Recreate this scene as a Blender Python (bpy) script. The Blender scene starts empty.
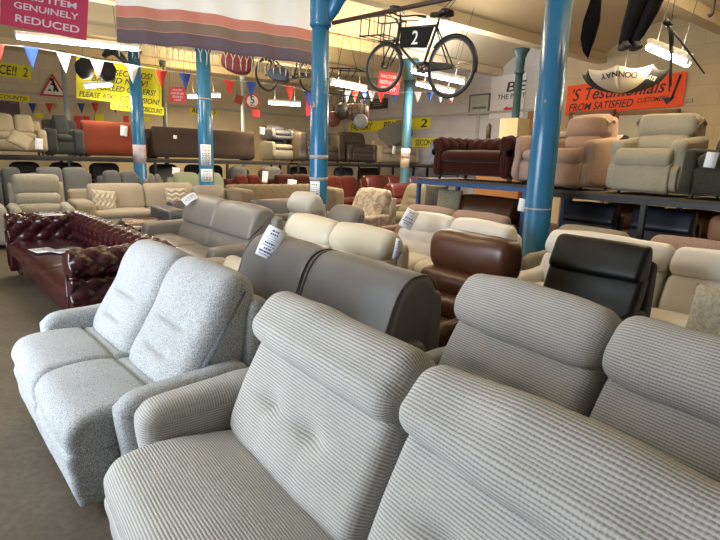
import bpy, bmesh, math, random
from mathutils import Vector, Matrix, noise
random.seed(7)
PI=math.pi
S=bpy.context.scene; COL=S.collection
# ------------------------------------------------------------------ camera
F=520.0; CH=1.6
pitch=math.atan(112/F); roll=math.radians(1.8)
fwd=Vector((0,math.cos(pitch),-math.sin(pitch))); rt=Vector((1,0,0)); up=rt.cross(fwd)
R_=rt*math.cos(roll)+up*math.sin(roll); U_=up*math.cos(roll)-rt*math.sin(roll)
cd=bpy.data.cameras.new('camera'); cam=bpy.data.objects.new('camera',cd); COL.objects.link(cam)
cd.sensor_width=36; cd.lens=36*F/720; cd.clip_start=.05
cam.matrix_world=Matrix(((R_.x,U_.x,-fwd.x,0),(R_.y,U_.y,-fwd.y,0),(R_.z,U_.z,-fwd.z,CH),(0,0,0,1)))
S.camera=cam
def ray(px,py): return fwd+R_*((px-360)/F)-U_*((py-270)/F)
def atz(px,py,z):
    d=ray(px,py); return Vector((0,0,CH))+d*((z-CH)/d.z)
def atd(px,py,Y):
    d=ray(px,py); return Vector((0,0,CH))+d*(Y/d.y)
TH=math.radians(38)
uu=Vector((math.cos(TH),math.sin(TH),0)); vv=Vector((-math.sin(TH),math.cos(TH),0))
def UV(u,v,z=0): return uu*u+vv*v+Vector((0,0,z))
FU=math.radians(-52)      # rows of seats that face the window wall
FV=math.radians(38)       # seats that face down the hall
# ------------------------------------------------------------------ materials
MATS={}
def newmat(name):
    m=bpy.data.materials.new(name); m.use_nodes=True; nt=m.node_tree
    return m,nt,nt.nodes,nt.links,nt.nodes['Principled BSDF']
def N(ns,t,**k):
    n=ns.new(t)
    for a,b in k.items():
        if a in n.inputs.keys(): n.inputs[a].default_value=b
        else: setattr(n,a,b)
    return n
def c4(c): return (c[0],c[1],c[2],1)
def mixc(ns,ln,fac,a,b):
    n=ns.new('ShaderNodeMix'); n.data_type='RGBA'
    if hasattr(fac,'links'): ln.new(fac,n.inputs[0])
    else: n.inputs[0].default_value=fac
    for s,i in ((a,6),(b,7)):
        if hasattr(s,'links'): ln.new(s,n.inputs[i])
        else: n.inputs[i].default_value=c4(s)
    return n.outputs[2]
def ramp(ns,ln,src,stops):
    r=ns.new('ShaderNodeValToRGB'); ln.new(src,r.inputs[0]); e=r.color_ramp.elements
    e[0].position=stops[0][0]; e[0].color=c4(stops[0][1]); e[1].position=stops[1][0]; e[1].color=c4(stops[1][1])
    for p,c in stops[2:]:
        x=e.new(p); x.color=c4(c)
    return r.outputs[0]
def bump(ns,ln,b,src,strength,dist):
    n=ns.new('ShaderNodeBump'); n.inputs['Strength'].default_value=strength; n.inputs['Distance'].default_value=dist
    ln.new(src,n.inputs['Height']); ln.new(n.outputs[0],b.inputs['Normal'])
def plain(name,c,rough=.6,metal=0,var=.12,scale=6,bs=0,emit=None,spec=None):
    if name in MATS: return MATS[name]
    m,nt,ns,ln,b=newmat(name)
    tc=N(ns,'ShaderNodeTexCoord'); nz=N(ns,'ShaderNodeTexNoise',Scale=scale,Detail=4.0); ln.new(tc.outputs['Object'],nz.inputs['Vector'])
    o=mixc(ns,ln,nz.outputs[0],[x*(1-var) for x in c],[min(1,x*(1+var)) for x in c]); ln.new(o,b.inputs['Base Color'])
    b.inputs['Roughness'].default_value=rough; b.inputs['Metallic'].default_value=metal
    if spec is not None: b.inputs['Specular IOR Level'].default_value=spec
    if bs: bump(ns,ln,b,nz.outputs[0],bs,.01)
    if emit: b.inputs['Emission Color'].default_value=c4(emit[0]); b.inputs['Emission Strength'].default_value=emit[1]
    MATS[name]=m; return m
def leather(name,c,rough=.38,var=.18):
    if name in MATS: return MATS[name]
    m,nt,ns,ln,b=newmat(name)
    tc=N(ns,'ShaderNodeTexCoord'); a=N(ns,'ShaderNodeTexNoise',Scale=3.5,Detail=5.0); g=N(ns,'ShaderNodeTexVoronoi',Scale=260.0)
    ln.new(tc.outputs['Object'],a.inputs['Vector']); ln.new(tc.outputs['Object'],g.inputs['Vector'])
    ln.new(mixc(ns,ln,a.outputs[0],[x*(1-var) for x in c],[x*(1+var) for x in c]),b.inputs['Base Color'])
    mr=N(ns,'ShaderNodeMapRange'); mr.inputs[3].default_value=rough-.08; mr.inputs[4].default_value=rough+.1
    ln.new(a.outputs[0],mr.inputs[0]); ln.new(mr.outputs[0],b.inputs['Roughness'])
    bump(ns,ln,b,g.outputs[0],.15,.002); MATS[name]=m; return m
def fabric(name,c,c2=None,scale=220,rough=.95,bs=.4,stretch=1.0,contrast=1.0):
    if name in MATS: return MATS[name]
    c2=c2 or [x*.62 for x in c]
    m,nt,ns,ln,b=newmat(name)
    tc=N(ns,'ShaderNodeTexCoord'); mp=N(ns,'ShaderNodeMapping'); mp.inputs['Scale'].default_value=(1,1,stretch)
    ln.new(tc.outputs['Object'],mp.inputs['Vector'])
    a=N(ns,'ShaderNodeTexNoise',Scale=float(scale),Detail=3.0,Roughness=.7); ln.new(mp.outputs[0],a.inputs['Vector'])
    w=N(ns,'ShaderNodeTexNoise',Scale=4.0,Detail=3.0); ln.new(tc.outputs['Object'],w.inputs['Vector'])
    o=ramp(ns,ln,a.outputs[0],[(.5-.16/contrast,c2),(.5+.12/contrast,c)])
    o2=mixc(ns,ln,w.outputs[0],(.82,.82,.82),(1.12,1.12,1.12))
    mm=ns.new('ShaderNodeMix'); mm.data_type='RGBA'; mm.blend_type='MULTIPLY'; mm.inputs[0].default_value=1
    ln.new(o,mm.inputs[6]); ln.new(o2,mm.inputs[7]); ln.new(mm.outputs[2],b.inputs['Base Color'])
    b.inputs['Roughness'].default_value=rough; b.inputs['Specular IOR Level'].default_value=.15
    b.inputs['Sheen Weight'].default_value=.15
    bump(ns,ln,b,a.outputs[0],bs,.004); MATS[name]=m; return m
def corded(name,c,c2,pitch_=.011):
    # ribbed cord upholstery: ribs run along each cushion, beads between them
    if name in MATS: return MATS[name]
    m,nt,ns,ln,b=newmat(name)
    uv=N(ns,'ShaderNodeUVMap'); sp=N(ns,'ShaderNodeSeparateXYZ'); ln.new(uv.outputs[0],sp.inputs[0])
    def M(op,a,b_=None,**k):
        n=ns.new('ShaderNodeMath'); n.operation=op
        for i,x in ((0,a),(1,b_)):
            if x is None: continue
            if hasattr(x,'links'): ln.new(x,n.inputs[i])
            else: n.inputs[i].default_value=x
        return n.outputs[0]
    nz=N(ns,'ShaderNodeTexNoise',Scale=40.0,Detail=2.0); ln.new(uv.outputs[0],nz.inputs['Vector'])
    wob=M('MULTIPLY',M('SUBTRACT',nz.outputs[0],.5),.003)
    rib=M('SINE',M('MULTIPLY',M('ADD',sp.outputs[1],wob),2*PI/pitch_))
    bead=M('SINE',M('MULTIPLY',sp.outputs[0],2*PI/.012))
    h=M('ADD',M('MULTIPLY',rib,.5),M('MULTIPLY',bead,.11))
    hh=M('ADD',h,.5)
    fine=N(ns,'ShaderNodeTexNoise',Scale=300.0,Detail=2.0); ln.new(uv.outputs[0],fine.inputs['Vector'])
    big=N(ns,'ShaderNodeTexNoise',Scale=7.0,Detail=3.0); ln.new(uv.outputs[0],big.inputs['Vector'])
    hh=M('ADD',hh,M('ADD',M('MULTIPLY',M('SUBTRACT',fine.outputs[0],.5),.9),M('MULTIPLY',M('SUBTRACT',big.outputs[0],.5),.5)))
    o=ramp(ns,ln,hh,[(.0,c2),(.62,c)]); ln.new(o,b.inputs['Base Color'])
    b.inputs['Roughness'].default_value=.95; b.inputs['Specular IOR Level'].default_value=.12; b.inputs['Sheen Weight'].default_value=.1
    bump(ns,ln,b,hh,.6,.003); MATS[name]=m; return m
def lamp_mat(name,col,st): return plain(name,(.9,.9,.9),.5,emit=(col,st),var=0)
# ------------------------------------------------------------------ object helpers
def empty(name,loc,rz=0,label=None,cat=None,group=None,scale=1):
    o=bpy.data.objects.new(name,None); COL.objects.link(o); o.location=loc; o.rotation_euler=(0,0,rz); o.scale=(scale,)*3
    o.empty_display_size=.1
    if label: tag(o,label,cat,group)
    return o
def tag(o,label,cat,group=None,kind=None):
    o['label']=label; o['category']=cat
    if group: o['group']=group
    if kind: o['kind']=kind
    return o
def build(name,bm,mat,parent=None,smooth=True,loc=None,rz=None):
    me=bpy.data.meshes.new(name)
    if isinstance(bm,tuple): me.from_pydata(*bm)
    else: bm.to_mesh(me); bm.free()
    o=bpy.data.objects.new(name,me); COL.objects.link(o)
    if mat: me.materials.append(mat)
    if smooth: me.polygons.foreach_set('use_smooth',[True]*len(me.polygons))
    if parent: o.parent=parent
    if loc is not None: o.location=loc
    if rz is not None: o.rotation_euler=(0,0,rz)
    return o
def spline(pts,M=56):
    n=len(pts); out=[]
    for i in range(n):
        p0,p1,p2,p3=[Vector(pts[(i+k-1)%n]) for k in range(4)]
        for s in range(12):
            t=s/12
            out.append(.5*((2*p1)+(p2-p0)*t+(2*p0-5*p1+4*p2-p3)*t*t+(3*p1-p0-3*p2+p3)*t**3))
    L=[0]
    for i in range(len(out)): L.append(L[-1]+(out[(i+1)%len(out)]-out[i]).length)
    T=L[-1]; res=[]; j=0
    for k in range(M):
        d=T*k/M
        while L[j+1]<d: j+=1
        f=(d-L[j])/max(1e-9,L[j+1]-L[j]); res.append(out[j].lerp(out[(j+1)%len(out)],f))
    return res,T
def loft(name,pts,x0,x1,mat,parent,er=.04,ns=10,M=48,disp=None,axis='x',nr=5,label=None,crown=0.0,shear=None):
    """closed profile swept along an axis, ends rounded by er; UV = (metres along, metres round)"""
    P,T=spline(pts,M)
    area=sum(P[i].x*P[(i+1)%M].y-P[(i+1)%M].x*P[i].y for i in range(M)); sg=1 if area>0 else -1
    nor=[]
    for i in range(M):
        t=P[(i+1)%M]-P[i-1]; nn=Vector((t.y,-t.x))*sg; nn.normalize(); nor.append(nn)
    st=[]
    for k in range(nr): a=(k/nr)*PI/2; st.append((x0+er*(1-math.cos(a)),er*(1-math.sin(a))))
    for k in range(ns+1): st.append((x0+er+(x1-x0-2*er)*k/ns,0))
    st+=[(x0+x1-a,b) for a,b in reversed(st[:nr])]
    V=[];UVc=[];Fc=[]
    for (x,e) in st:
        sx=(x-x0)/(x1-x0)
        cr=crown*(1-(2*sx-1)**2)
        for i in range(M):
            off=-e+cr
            if disp and e<er*.999: off+=disp(x-x0,i/M*T,P[i].x,P[i].y,sx)*(1-e/er if er else 1)
            a=P[i].x+nor[i].x*off; b=P[i].y+nor[i].y*off
            if shear: a,b=shear(x,a,b)
            V.append({'x':(x,a,b),'y':(a,x,b),'z':(a,b,x)}[axis]); UVc.append((x,i/M*T))
    n=len(st)
    flip=(sg>0)^(axis=='y')
    for k in range(n-1):
        for i in range(M):
            j=(i+1)%M; q=(k*M+i,k*M+j,(k+1)*M+j,(k+1)*M+i)
            Fc.append((q if flip else q[::-1]))
    c0=tuple(range(M)); c1=tuple(range((n-1)*M,n*M))
    Fc.append(c0[::-1] if flip else c0); Fc.append(c1 if flip else c1[::-1])
    o=build(name,(V,[],Fc),mat,parent)
    uvl=o.data.uv_layers.new(name='UVMap')
    lo=[]
    for p in o.data.polygons:
        vs=list(p.vertices); wrap=len(vs)==4 and max(v%M for v in vs)-min(v%M for v in vs)>M/2
        for v in vs:
            a,b=UVc[v]
            if wrap and v%M==0: b=T
            if len(vs)>4: a,b=V[v][{'x':1,'y':0,'z':0}[axis]],V[v][{'x':2,'y':2,'z':1}[axis]]
            lo+= [a,b]
    uvl.data.foreach_set('uv',lo)
    if label: o['label']=label
    return o
def sq(cy,cz,w,h,n=4,k=16,tilt=0):
    """rounded rectangle profile"""
    out=[]
    for i in range(k):
        a=2*PI*i/k+.0001; c,s=math.cos(a),math.sin(a)
        x=w/2*math.copysign(abs(c)**(2/n),c); y=h/2*math.copysign(abs(s)**(2/n),s)
        out.append((cy+x*math.cos(tilt)-y*math.sin(tilt),cz+x*math.sin(tilt)+y*math.cos(tilt)))
    return out
def boxm(bm,x0,y0,z0,x1,y1,z1,M=None,bev=0):
    r=bmesh.ops.create_cube(bm,size=1); vs=r['verts']
    bmesh.ops.scale(bm,vec=(x1-x0,y1-y0,z1-z0),verts=vs)
    bmesh.ops.translate(bm,vec=((x0+x1)/2,(y0+y1)/2,(z0+z1)/2),verts=vs)
    if bev:
        es=list({e for v in vs for e in v.link_edges})
        rr=bmesh.ops.bevel(bm,geom=es,offset=bev,segments=2,affect='EDGES'); vs=list({v for f in rr['faces'] for v in f.verts}|{v for v in vs if v.is_valid})
    if M: bmesh.ops.transform(bm,matrix=M,verts=vs)
    return bm
def box(name,b,mat,parent=None,bev=.004,loc=None,rz=None):
    bm=bmesh.new(); boxm(bm,*b,bev=bev); return build(name,bm,mat,parent,smooth=False,loc=loc,rz=rz)
def tubem(bm,pts,r,k=10,closed=False,cap=True):
    pts=[Vector(p) for p in pts]; n=len(pts); rs=r if isinstance(r,(list,tuple)) else [r]*n; rings=[]
    prev=None
    for i,p in enumerate(pts):
        if closed: t=pts[(i+1)%n]-pts[i-1]
        else: t=pts[min(i+1,n-1)]-pts[max(i-1,0)]
        t.normalize()
        if prev is None:
            a=Vector((0,0,1)) if abs(t.z)<.9 else Vector((1,0,0)); e=t.cross(a).normalized()
        else: e=(prev-t*prev.dot(t)).normalized()
        prev=e; f=t.cross(e)
        rings.append([bm.verts.new(p+(e*math.cos(2*PI*j/k)+f*math.sin(2*PI*j/k))*rs[i]) for j in range(k)])
    for i in range(n if closed else n-1):
        A=rings[i];B=rings[(i+1)%n]
        for j in range(k): bm.faces.new((A[j],A[(j+1)%k],B[(j+1)%k],B[j]))
    if not closed and cap: bm.faces.new(rings[0][::-1]); bm.faces.new(rings[-1])
    return bm
def tube(name,pts,r,mat,parent=None,k=10,closed=False):
    bm=bmesh.new(); tubem(bm,pts,r,k,closed); return build(name,bm,mat,parent)
def text(name,s,size,mat,parent,loc,rx=PI/2,rz=0,shear=0,sx=1,align='CENTER',ry=0,bold=.0):
    cu=bpy.data.curves.new(name,'FONT'); cu.body=s; cu.size=size; cu.align_x=align; cu.extrude=.002; cu.shear=shear; cu.offset=size*.010; cu.space_character=1.0; cu.resolution_u=3
    t=bpy.data.objects.new('tmp',cu); COL.objects.link(t); bpy.context.view_layer.update()
    me=bpy.data.meshes.new_from_object(t.evaluated_get(bpy.context.evaluated_depsgraph_get())); bpy.data.objects.remove(t)
    o=bpy.data.objects.new(name,me); COL.objects.link(o); me.materials.clear(); me.materials.append(mat)
    o.parent=parent; o.location=loc; o.rotation_euler=(rx,ry,rz); o.scale=(sx,1,1); return o
# ------------------------------------------------------------------ disp functions
def soft(seed,a=.006,s=5):
    def f(x,t,y,z,sx): return a*noise.noise(Vector((x*s+seed,t*s,seed*3.1)))
    return f
def tufts(pts,W,r=.085,d=.042,seed=0,crease=True):
    """buttonless tufts: dimples at (x fraction, z) on the front plus short creases"""
    def f(x,t,y,z,sx):
        v=.005*noise.noise(Vector((x*4+seed,t*4,seed)))
        for (fx,fz) in pts:
            dx=x-fx*W; dz=z-fz
            q=dx*dx/(r*1.3)**2+dz*dz/(r*.55)**2
            v-=d*math.exp(-q*1.6)
            if crease and abs(dx)<.2: v-=.010*math.exp(-(dz/.016)**2)*math.exp(-(dx/.13)**2)
            if crease: v-=.007*math.exp(-(dx/.022)**2)*math.exp(-((dz+.08)/.09)**2)
        return v
    return f
# ------------------------------------------------------------------ seating
def price_tag(name,loc,rot,w=.15,h=.21,label=None,cur=.02,ink=True,group='printed price tickets'):
    bm=bmesh.new(); g=[]
    for i in range(9):
        t=i/8; row=[]
        for j in (0,1):
            row.append(bm.verts.new(((j-.5)*w,-cur*math.sin(PI*t),(.5-t)*h)))
        g.append(row)
    for i in range(8): bm.faces.new((g[i][0],g[i+1][0],g[i+1][1],g[i][1]))
    o=build(name,bm,MAT_PAPER,None); o.location=loc; o.rotation_euler=rot
    s=o.modifiers.new('thickness','SOLIDIFY'); s.thickness=.002
    tag(o,label,'price ticket',group)
    if ink:
        b2=bmesh.new(); rr=random.Random(name+str(loc))
        z=h*.40
        while z>-h*.42:
            t=.5-z/h; yy=-cur*math.sin(PI*t)-.0028
            ln_=rr.uniform(.35,.8)*w; hh=rr.choice([.004,.006,.012])*h/.21
            x=-ln_/2
            while x<ln_/2:
                l=rr.uniform(.008,.025)*w/.15; boxm(b2,x,yy-.001,z-hh,min(x+l,ln_/2),yy,z); x+=l+.005*w/.15
            z-=hh+.010*h/.21
        build('printed_text',b2,MAT_INK,o,smooth=False)
    return o
MAT_PAPER=plain('paper',(.80,.82,.86),.7,var=.03); MAT_INK=plain('print ink',(.09,.10,.20),.7)
BLACK=plain('black painted steel',(.015,.015,.018),.45); DARKWOOD=plain('dark wood',(.05,.028,.018),.45)
def feet(o,W,D,mat=None,h=.05,r=.022,inset=.1):
    for x in (-W/2+inset,W/2-inset):
        for y in (-inset,-D+inset+.06):
            tube('foot',[(x,y,0),(x,y,h*.5),(x,y,h+.03)],[r*.8,r,r*1.1],mat or BLACK,o,k=8)
def recliner(name,label,cat,loc,rz,W,D,H,n,mat,arm=.2,armh=.62,style='roll',mat2=None,group=None,hr_over=.05,q=1.0,back_lean=1.0,seat_h=.49,seed=1,wing=False,full=True,lumb=None,shellw=None,aset=0,hb=.80):
    """reclining seat: local x = width, -y = front, z up, origin under the back"""
    o=empty(name,loc,rz,label,cat,group)
    mat2=mat2 or mat; k=H/1.04; sw=(W-2*arm)/n; hs=seat_h/.49; L=back_lean
    ns=max(3,int(12*q)); M=max(20,int(64*q))
    def P(pts): return [(-.04-(-.04-y)*L if y>-.6 else y,z) for y,z in pts]
    sh=[(-.22,.10),(-.17,.5),(-.13,.88*k),(-.05,.92*k),(-.01,.84*k),(-.015,.4),(-.04,.08)]
    swd=shellw or (W-.10 if full else W-2*arm+.08)
    loft('back_shell',P(sh),-swd/2,swd/2,mat,o,er=.04,ns=ns,M=M//2)
    loft('base',[(-D+.12+aset,.07),(-D+.12+aset,.28),(-D+.16+aset,.31),(-.15,.31),(-.10,.07)],-W/2+.05,W/2-.05,mat,o,er=.02,ns=ns,M=M//2)
    if full or True:
        for i in range(n):
            x0=-W/2+arm+i*sw; x1=x0+sw; g=.004
            seat=[(-D,.37*hs),(-D+.012,.435*hs),(-D+.08,.488*hs),(-D+.28,.50*hs),(-.45,.462*hs),(-.30,.43*hs),(-.28,.34*hs),(-D+.28,.27*hs),(-D+.05,.28*hs)]
            loft('seat_cushion',seat,x0+g,x1-g,mat2,o,er=.045,ns=ns,M=M,crown=.008,disp=(lambda x,t,y,z,sx,f=soft(seed+i,.010,3.5): f(x,t,y,z,sx)-(.018*math.exp(-((y+D-.40)/.013)**2) if style=='high' and z>.42*hs else 0)))
            fr=[(-D+.035,.335),(-D+.012,.20),(-D+.03,.09),(-D+.07,.055),(-D+.38,.06),(-D+.42,.33)]
            loft('footrest',fr,x0+g,x1-g,mat2,o,er=.035,ns=ns,M=M//2,disp=soft(seed+i+9,.006,4))
            a=x0-(hr_over if i==0 else 0)+g; b=x1+(hr_over if i==n-1 else 0)-g
            if style=='roll':
                lum=[(-.43,.43),(-.445,.50),(-.40,.62),(-.345,.73),(-.29,hb*k),(-.22,(hb+.03)*k),(-.13,hb*k),(-.15,.6),(-.24,.42),(-.34,.40)]
                loft('backrest',P(lum),a+.015,b-.015,mat2,o,er=.055,ns=int(ns*1.6),M=M,crown=.015,disp=tufts(lumb or [(.33,.63),(.67,.63)],b-a-.03,seed=seed+i))
                hd=[(-.285,(hb-.005)*k),(-.33,(hb+.035)*k),(-.33,(hb+1.02)*.5*k),(-.295,.97*k),(-.24,1.025*k),(-.175,1.035*k),(-.11,.995*k),(-.07,.93*k),(-.06,.87*k),(-.08,hb*k),(-.18,(hb-.015)*k)]
                loft('headrest',P(hd),a,b,mat2,o,er=.07,ns=ns,M=M,crown=.018,disp=soft(seed*2+i,.014,4.5))
            elif style=='high':      # one tall rounded pad with stitched bands
                bk=[(-.48,.44),(-.50,.52),(-.42,.66),(-.35,.80*k),(-.30,.92*k),(-.235,1.01*k),(-.16,1.04*k),(-.08,1.0*k),(-.07,.85*k),(-.12,.6),(-.24,.42)]
                def ds(x,t,y,z,sx,w=b-a):
                    v=.009*noise.noise(Vector((x*3.5+seed,t*3.5,seed+i)))
                    if y>-.12: return v
                    for zc,hw in ((.62*k,.20),(.76*k,.22)):
                        v-=.030*math.exp(-((z-zc)/.015)**2)*math.exp(-(((sx-.5)/hw)**4))
                    return v
                loft('backrest',P(bk),a,b,mat2,o,er=.085,ns=int(ns*1.5),M=int(M*1.4),crown=.02,disp=ds)
            elif style=='pad':       # one deep pad per seat with piped edge
                hd=[(-.45,.46),(-.47,.54),(-.415,.74*k),(-.355,.90*k),(-.285,.99*k),(-.19,1.02*k),(-.10,.99*k),(-.06,.88*k),(-.12,.6),(-.24,.44)]
                pd=loft('backrest',P(hd),a,b,mat2,o,er=.05,ns=ns,M=M,crown=.014,disp=soft(seed*2+i,.014,4))
                pp,_=spline(P(hd),40)
                for xx in (a+.022,b-.022): tube('piping',[(xx,q_.x+(.012 if q_.x>-.2 else -.004),q_.y) for q_ in pp],.006,mat,pd,6,closed=True)
            elif style=='two':       # lumbar band under a big flat top pad
                lum=[(-.46,.44),(-.475,.52),(-.43,.62),(-.37,.685*k),(-.24,.70*k),(-.18,.6),(-.28,.42)]
                loft('backrest',P(lum),a+.01,b-.01,mat2,o,er=.05,ns=ns,M=M//2,crown=.01,disp=soft(seed+i,.012,5))
                hd=[(-.39,.67*k),(-.415,.72*k),(-.36,.88*k),(-.29,.985*k),(-.20,1.02*k),(-.10,.99*k),(-.06,.88*k),(-.10,.70*k),(-.22,.66*k)]
                loft('headrest',P(hd),a,b,mat2,o,er=.05,ns=ns,M=M,crown=.012,disp=soft(seed*2+i,.010,5))
            elif style=='slab':      # flat upright back with a thin head pad
                lum=[(-.43,.44),(-.43,.52),(-.36,.66),(-.30,.80*k),(-.24,.83*k),(-.17,.80*k),(-.24,.6),(-.32,.42)]
                loft('backrest',P(lum),a+.0,b-.0,mat2,o,er=.035,ns=ns*2,M=M,crown=.004,disp=tufts([(.5,.60)],b-a,seed=seed,r=.08,d=.010))
                hd=[(-.30,.79*k),(-.335,.83*k),(-.30,.93*k),(-.255,1.02*k),(-.21,1.045*k),(-.155,1.03*k),(-.14,.93*k),(-.17,.80*k),(-.24,.775*k)]
                loft('headrest',P(hd),a+.01,b-.01,mat2,o,er=.035,ns=ns,M=M,crown=.006,disp=soft(seed*2+i,.008,5))
            elif style=='bands':     # horizontally segmented back
                for j,(z0,z1) in enumerate(((.44,.60),(.585,.76),(.745,1.04))):
                    yb=-.33+.10*j; w=.26 if j<2 else .24
                    z0*=k if j else 1; z1*=k
                    pr=sq(yb+.04,(z0+z1)/2,w,(z1-z0)*1.04,2.6,16)
                    loft('back_cushion',P(pr),a+(.0 if j==2 else .01),b-(.0 if j==2 else .01),mat2,o,er=.07,ns=ns,M=M//2,crown=.015,disp=soft(seed+i+j,.01,5))
    for s in (-1,1):
        D_=D-aset
        ar=[(-D_+.05,.06),(-D_+.02,.30),(-D_+.0,.50),(-D_+.02,armh-.05),(-D_+.09,armh-.01),(-.45,armh+.005),(-.30,armh+.02),(-.16,armh-.02),(-.12,.3),(-.16,.06)]
        xa,xb=(-W/2,-W/2+arm) if s<0 else (W/2-arm,W/2)
        loft('arm',ar,xa,xb,mat,o,er=min(.07,arm*.38),ns=max(2,ns//3),M=M,disp=soft(seed+s*5,.010,4))
    feet(o,W-.2,D)
    return o
def sofa(name,label,cat,loc,rz,W,D,H,n,mat,arm=.2,armh=.6,mat2=None,group=None,q=.6,seed=1,leg=.06,cushh=None,tight=False,tuft=False,legmat=None,round_top=.06,seat_h=.45):
    """plain upholstered seat with box or tufted back"""
    o=empty(name,loc,rz,label,cat,group); mat2=mat2 or mat; ns=max(3,int(12*q)); M=max(24,int(56*q)); sw=(W-2*arm)/n
    loft('base',sq(-D/2,leg+(seat_h-.12-leg)/2,D-.04,seat_h-.14-leg+.04,8,20),-W/2+.02,W/2-.02,mat,o,er=.02,ns=ns,M=M)
    top=H if tight else H-.10
    bk=[(-.24,leg+.02),(-.25,seat_h),(-.20,top-.06),(-.14,top),(-.06,top),(-.01,top-.06),(0,seat_h),(0,leg+.02)]
    def td(x,t,y,z,sx):
        if not tuft or z<seat_h: return 0
        a=x/.17; b=z/.17
        return .028*(abs(math.cos(PI*(a+b))*math.cos(PI*(a-b)))**.45)-.012 if y<-.12 else 0
    loft('back_frame' if not tight else 'backrest',bk,-W/2+.03,W/2-.03,mat,o,er=round_top,ns=ns*(4 if tuft else 1),M=M*(2 if tuft else 1),disp=td if tuft else soft(seed,.006,3))
    for s in (-1,1):
        ar=[(-D+.02,leg),(-D,armh*.6),(-D+.01,armh-.05),(-D+.07,armh),(-.3,armh+.01),(-.12,armh-.01),(-.05,armh-.1),(-.05,leg)]
        xa,xb=(-W/2,-W/2+arm) if s<0 else (W/2-arm,W/2)
        loft('arm',ar,xa,xb,mat,o,er=min(.06,arm*.35),ns=3,M=M,disp=soft(seed+s,.006,4))
    for i in range(n):
        x0=-W/2+arm+i*sw+.004; x1=x0+sw-.008
        loft('seat_cushion',sq(-D/2-.08,seat_h-.05,D-.20,.17,3.2,18),x0,x1,mat2,o,er=.05,ns=ns,M=M,crown=.012,disp=soft(seed+i,.008,4))
        if not tight:
            c=[(-.42,seat_h+.02),(-.44,seat_h+.12),(-.36,H-.10),(-.27,H-.01),(-.17,H),(-.13,H-.1),(-.20,seat_h+.02)]
            loft('back_cushion',c,x0,x1,mat2,o,er=.07,ns=ns,M=M,crown=.02,disp=soft(seed*3+i,.012,4))
    for x in (-W/2+.1,W/2-.1):
        for y in (-.1,-D+.1): tube('leg',[(x,y,0),(x,y,leg+.02)],[.018,.028],legmat or DARKWOOD,o,k=8)
    return o
def wingchair(name,label,cat,loc,rz,mat,W=.84,D=.9,H=1.12,seed=1,q=.9,group=None,foot=True):
    """rise-and-recline armchair: tall pillowed back, sloping padded arms, deep footrest"""
    o=empty(name,loc,rz,label,cat,group); ns=max(3,int(10*q)); M=int(56*q)
    a=.17
    loft('base',sq(-D/2,.20,D-.08,.30,6,20),-W/2+.03,W/2-.03,mat,o,er=.02,ns=ns,M=M)
    loft('back_shell',[(-.30,.12),(-.26,.6),(-.20,H-.10),(-.13,H-.02),(-.03,H-.06),(0,.6),(-.06,.12)],-W/2+.10,W/2-.10,mat,o,er=.07,ns=ns,M=M)
    loft('seat_cushion',[(-D,.36),(-D+.01,.47),(-D+.09,.525),(-.5,.50),(-.3,.49),(-.3,.36),(-D+.1,.32)],-W/2+a-.06,W/2-a+.06,mat,o,er=.04,ns=ns,M=M,disp=soft(seed,.008,4))
    loft('footrest',[(-D+.035,.355),(-D+.005,.25),(-D+.01,.09),(-D+.05,.05),(-D+.14,.06),(-D+.14,.34)],-W/2+a-.07,W/2-a+.07,mat,o,er=.03,ns=ns,M=M,disp=soft(seed+3,.006,4))
    loft('backrest',[(-.46,.50),(-.49,.57),(-.44,.66),(-.36,.71),(-.25,.71),(-.22,.5)],-W/2+.13,W/2-.13,mat,o,er=.06,ns=ns,M=M,crown=.015,disp=soft(seed+4,.008,5))
    loft('headrest',[(-.37,.69),(-.42,.76),(-.38,.92),(-.32,H-.05),(-.22,H),(-.12,H-.04),(-.10,.9),(-.18,.70)],-W/2+.09,W/2-.09,mat,o,er=.09,ns=ns,M=M,crown=.02,disp=soft(seed+5,.012,4))
    for s in (-1,1):
        ar=[(-D+.12,.07),(-D+.11,.40),(-D+.09,.54),(-D+.12,.61),(-D+.20,.63),(-.45,.655),(-.26,.68),(-.16,.66),(-.14,.4),(-.14,.07)]
        xa,xb=(-W/2,-W/2+a) if s<0 else (W/2-a,W/2)
        loft('arm',ar,xa,xb,mat,o,er=.06,ns=3,M=M,disp=soft(seed+s,.006,4))
    feet(o,W-.1,D)
    return o
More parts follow.
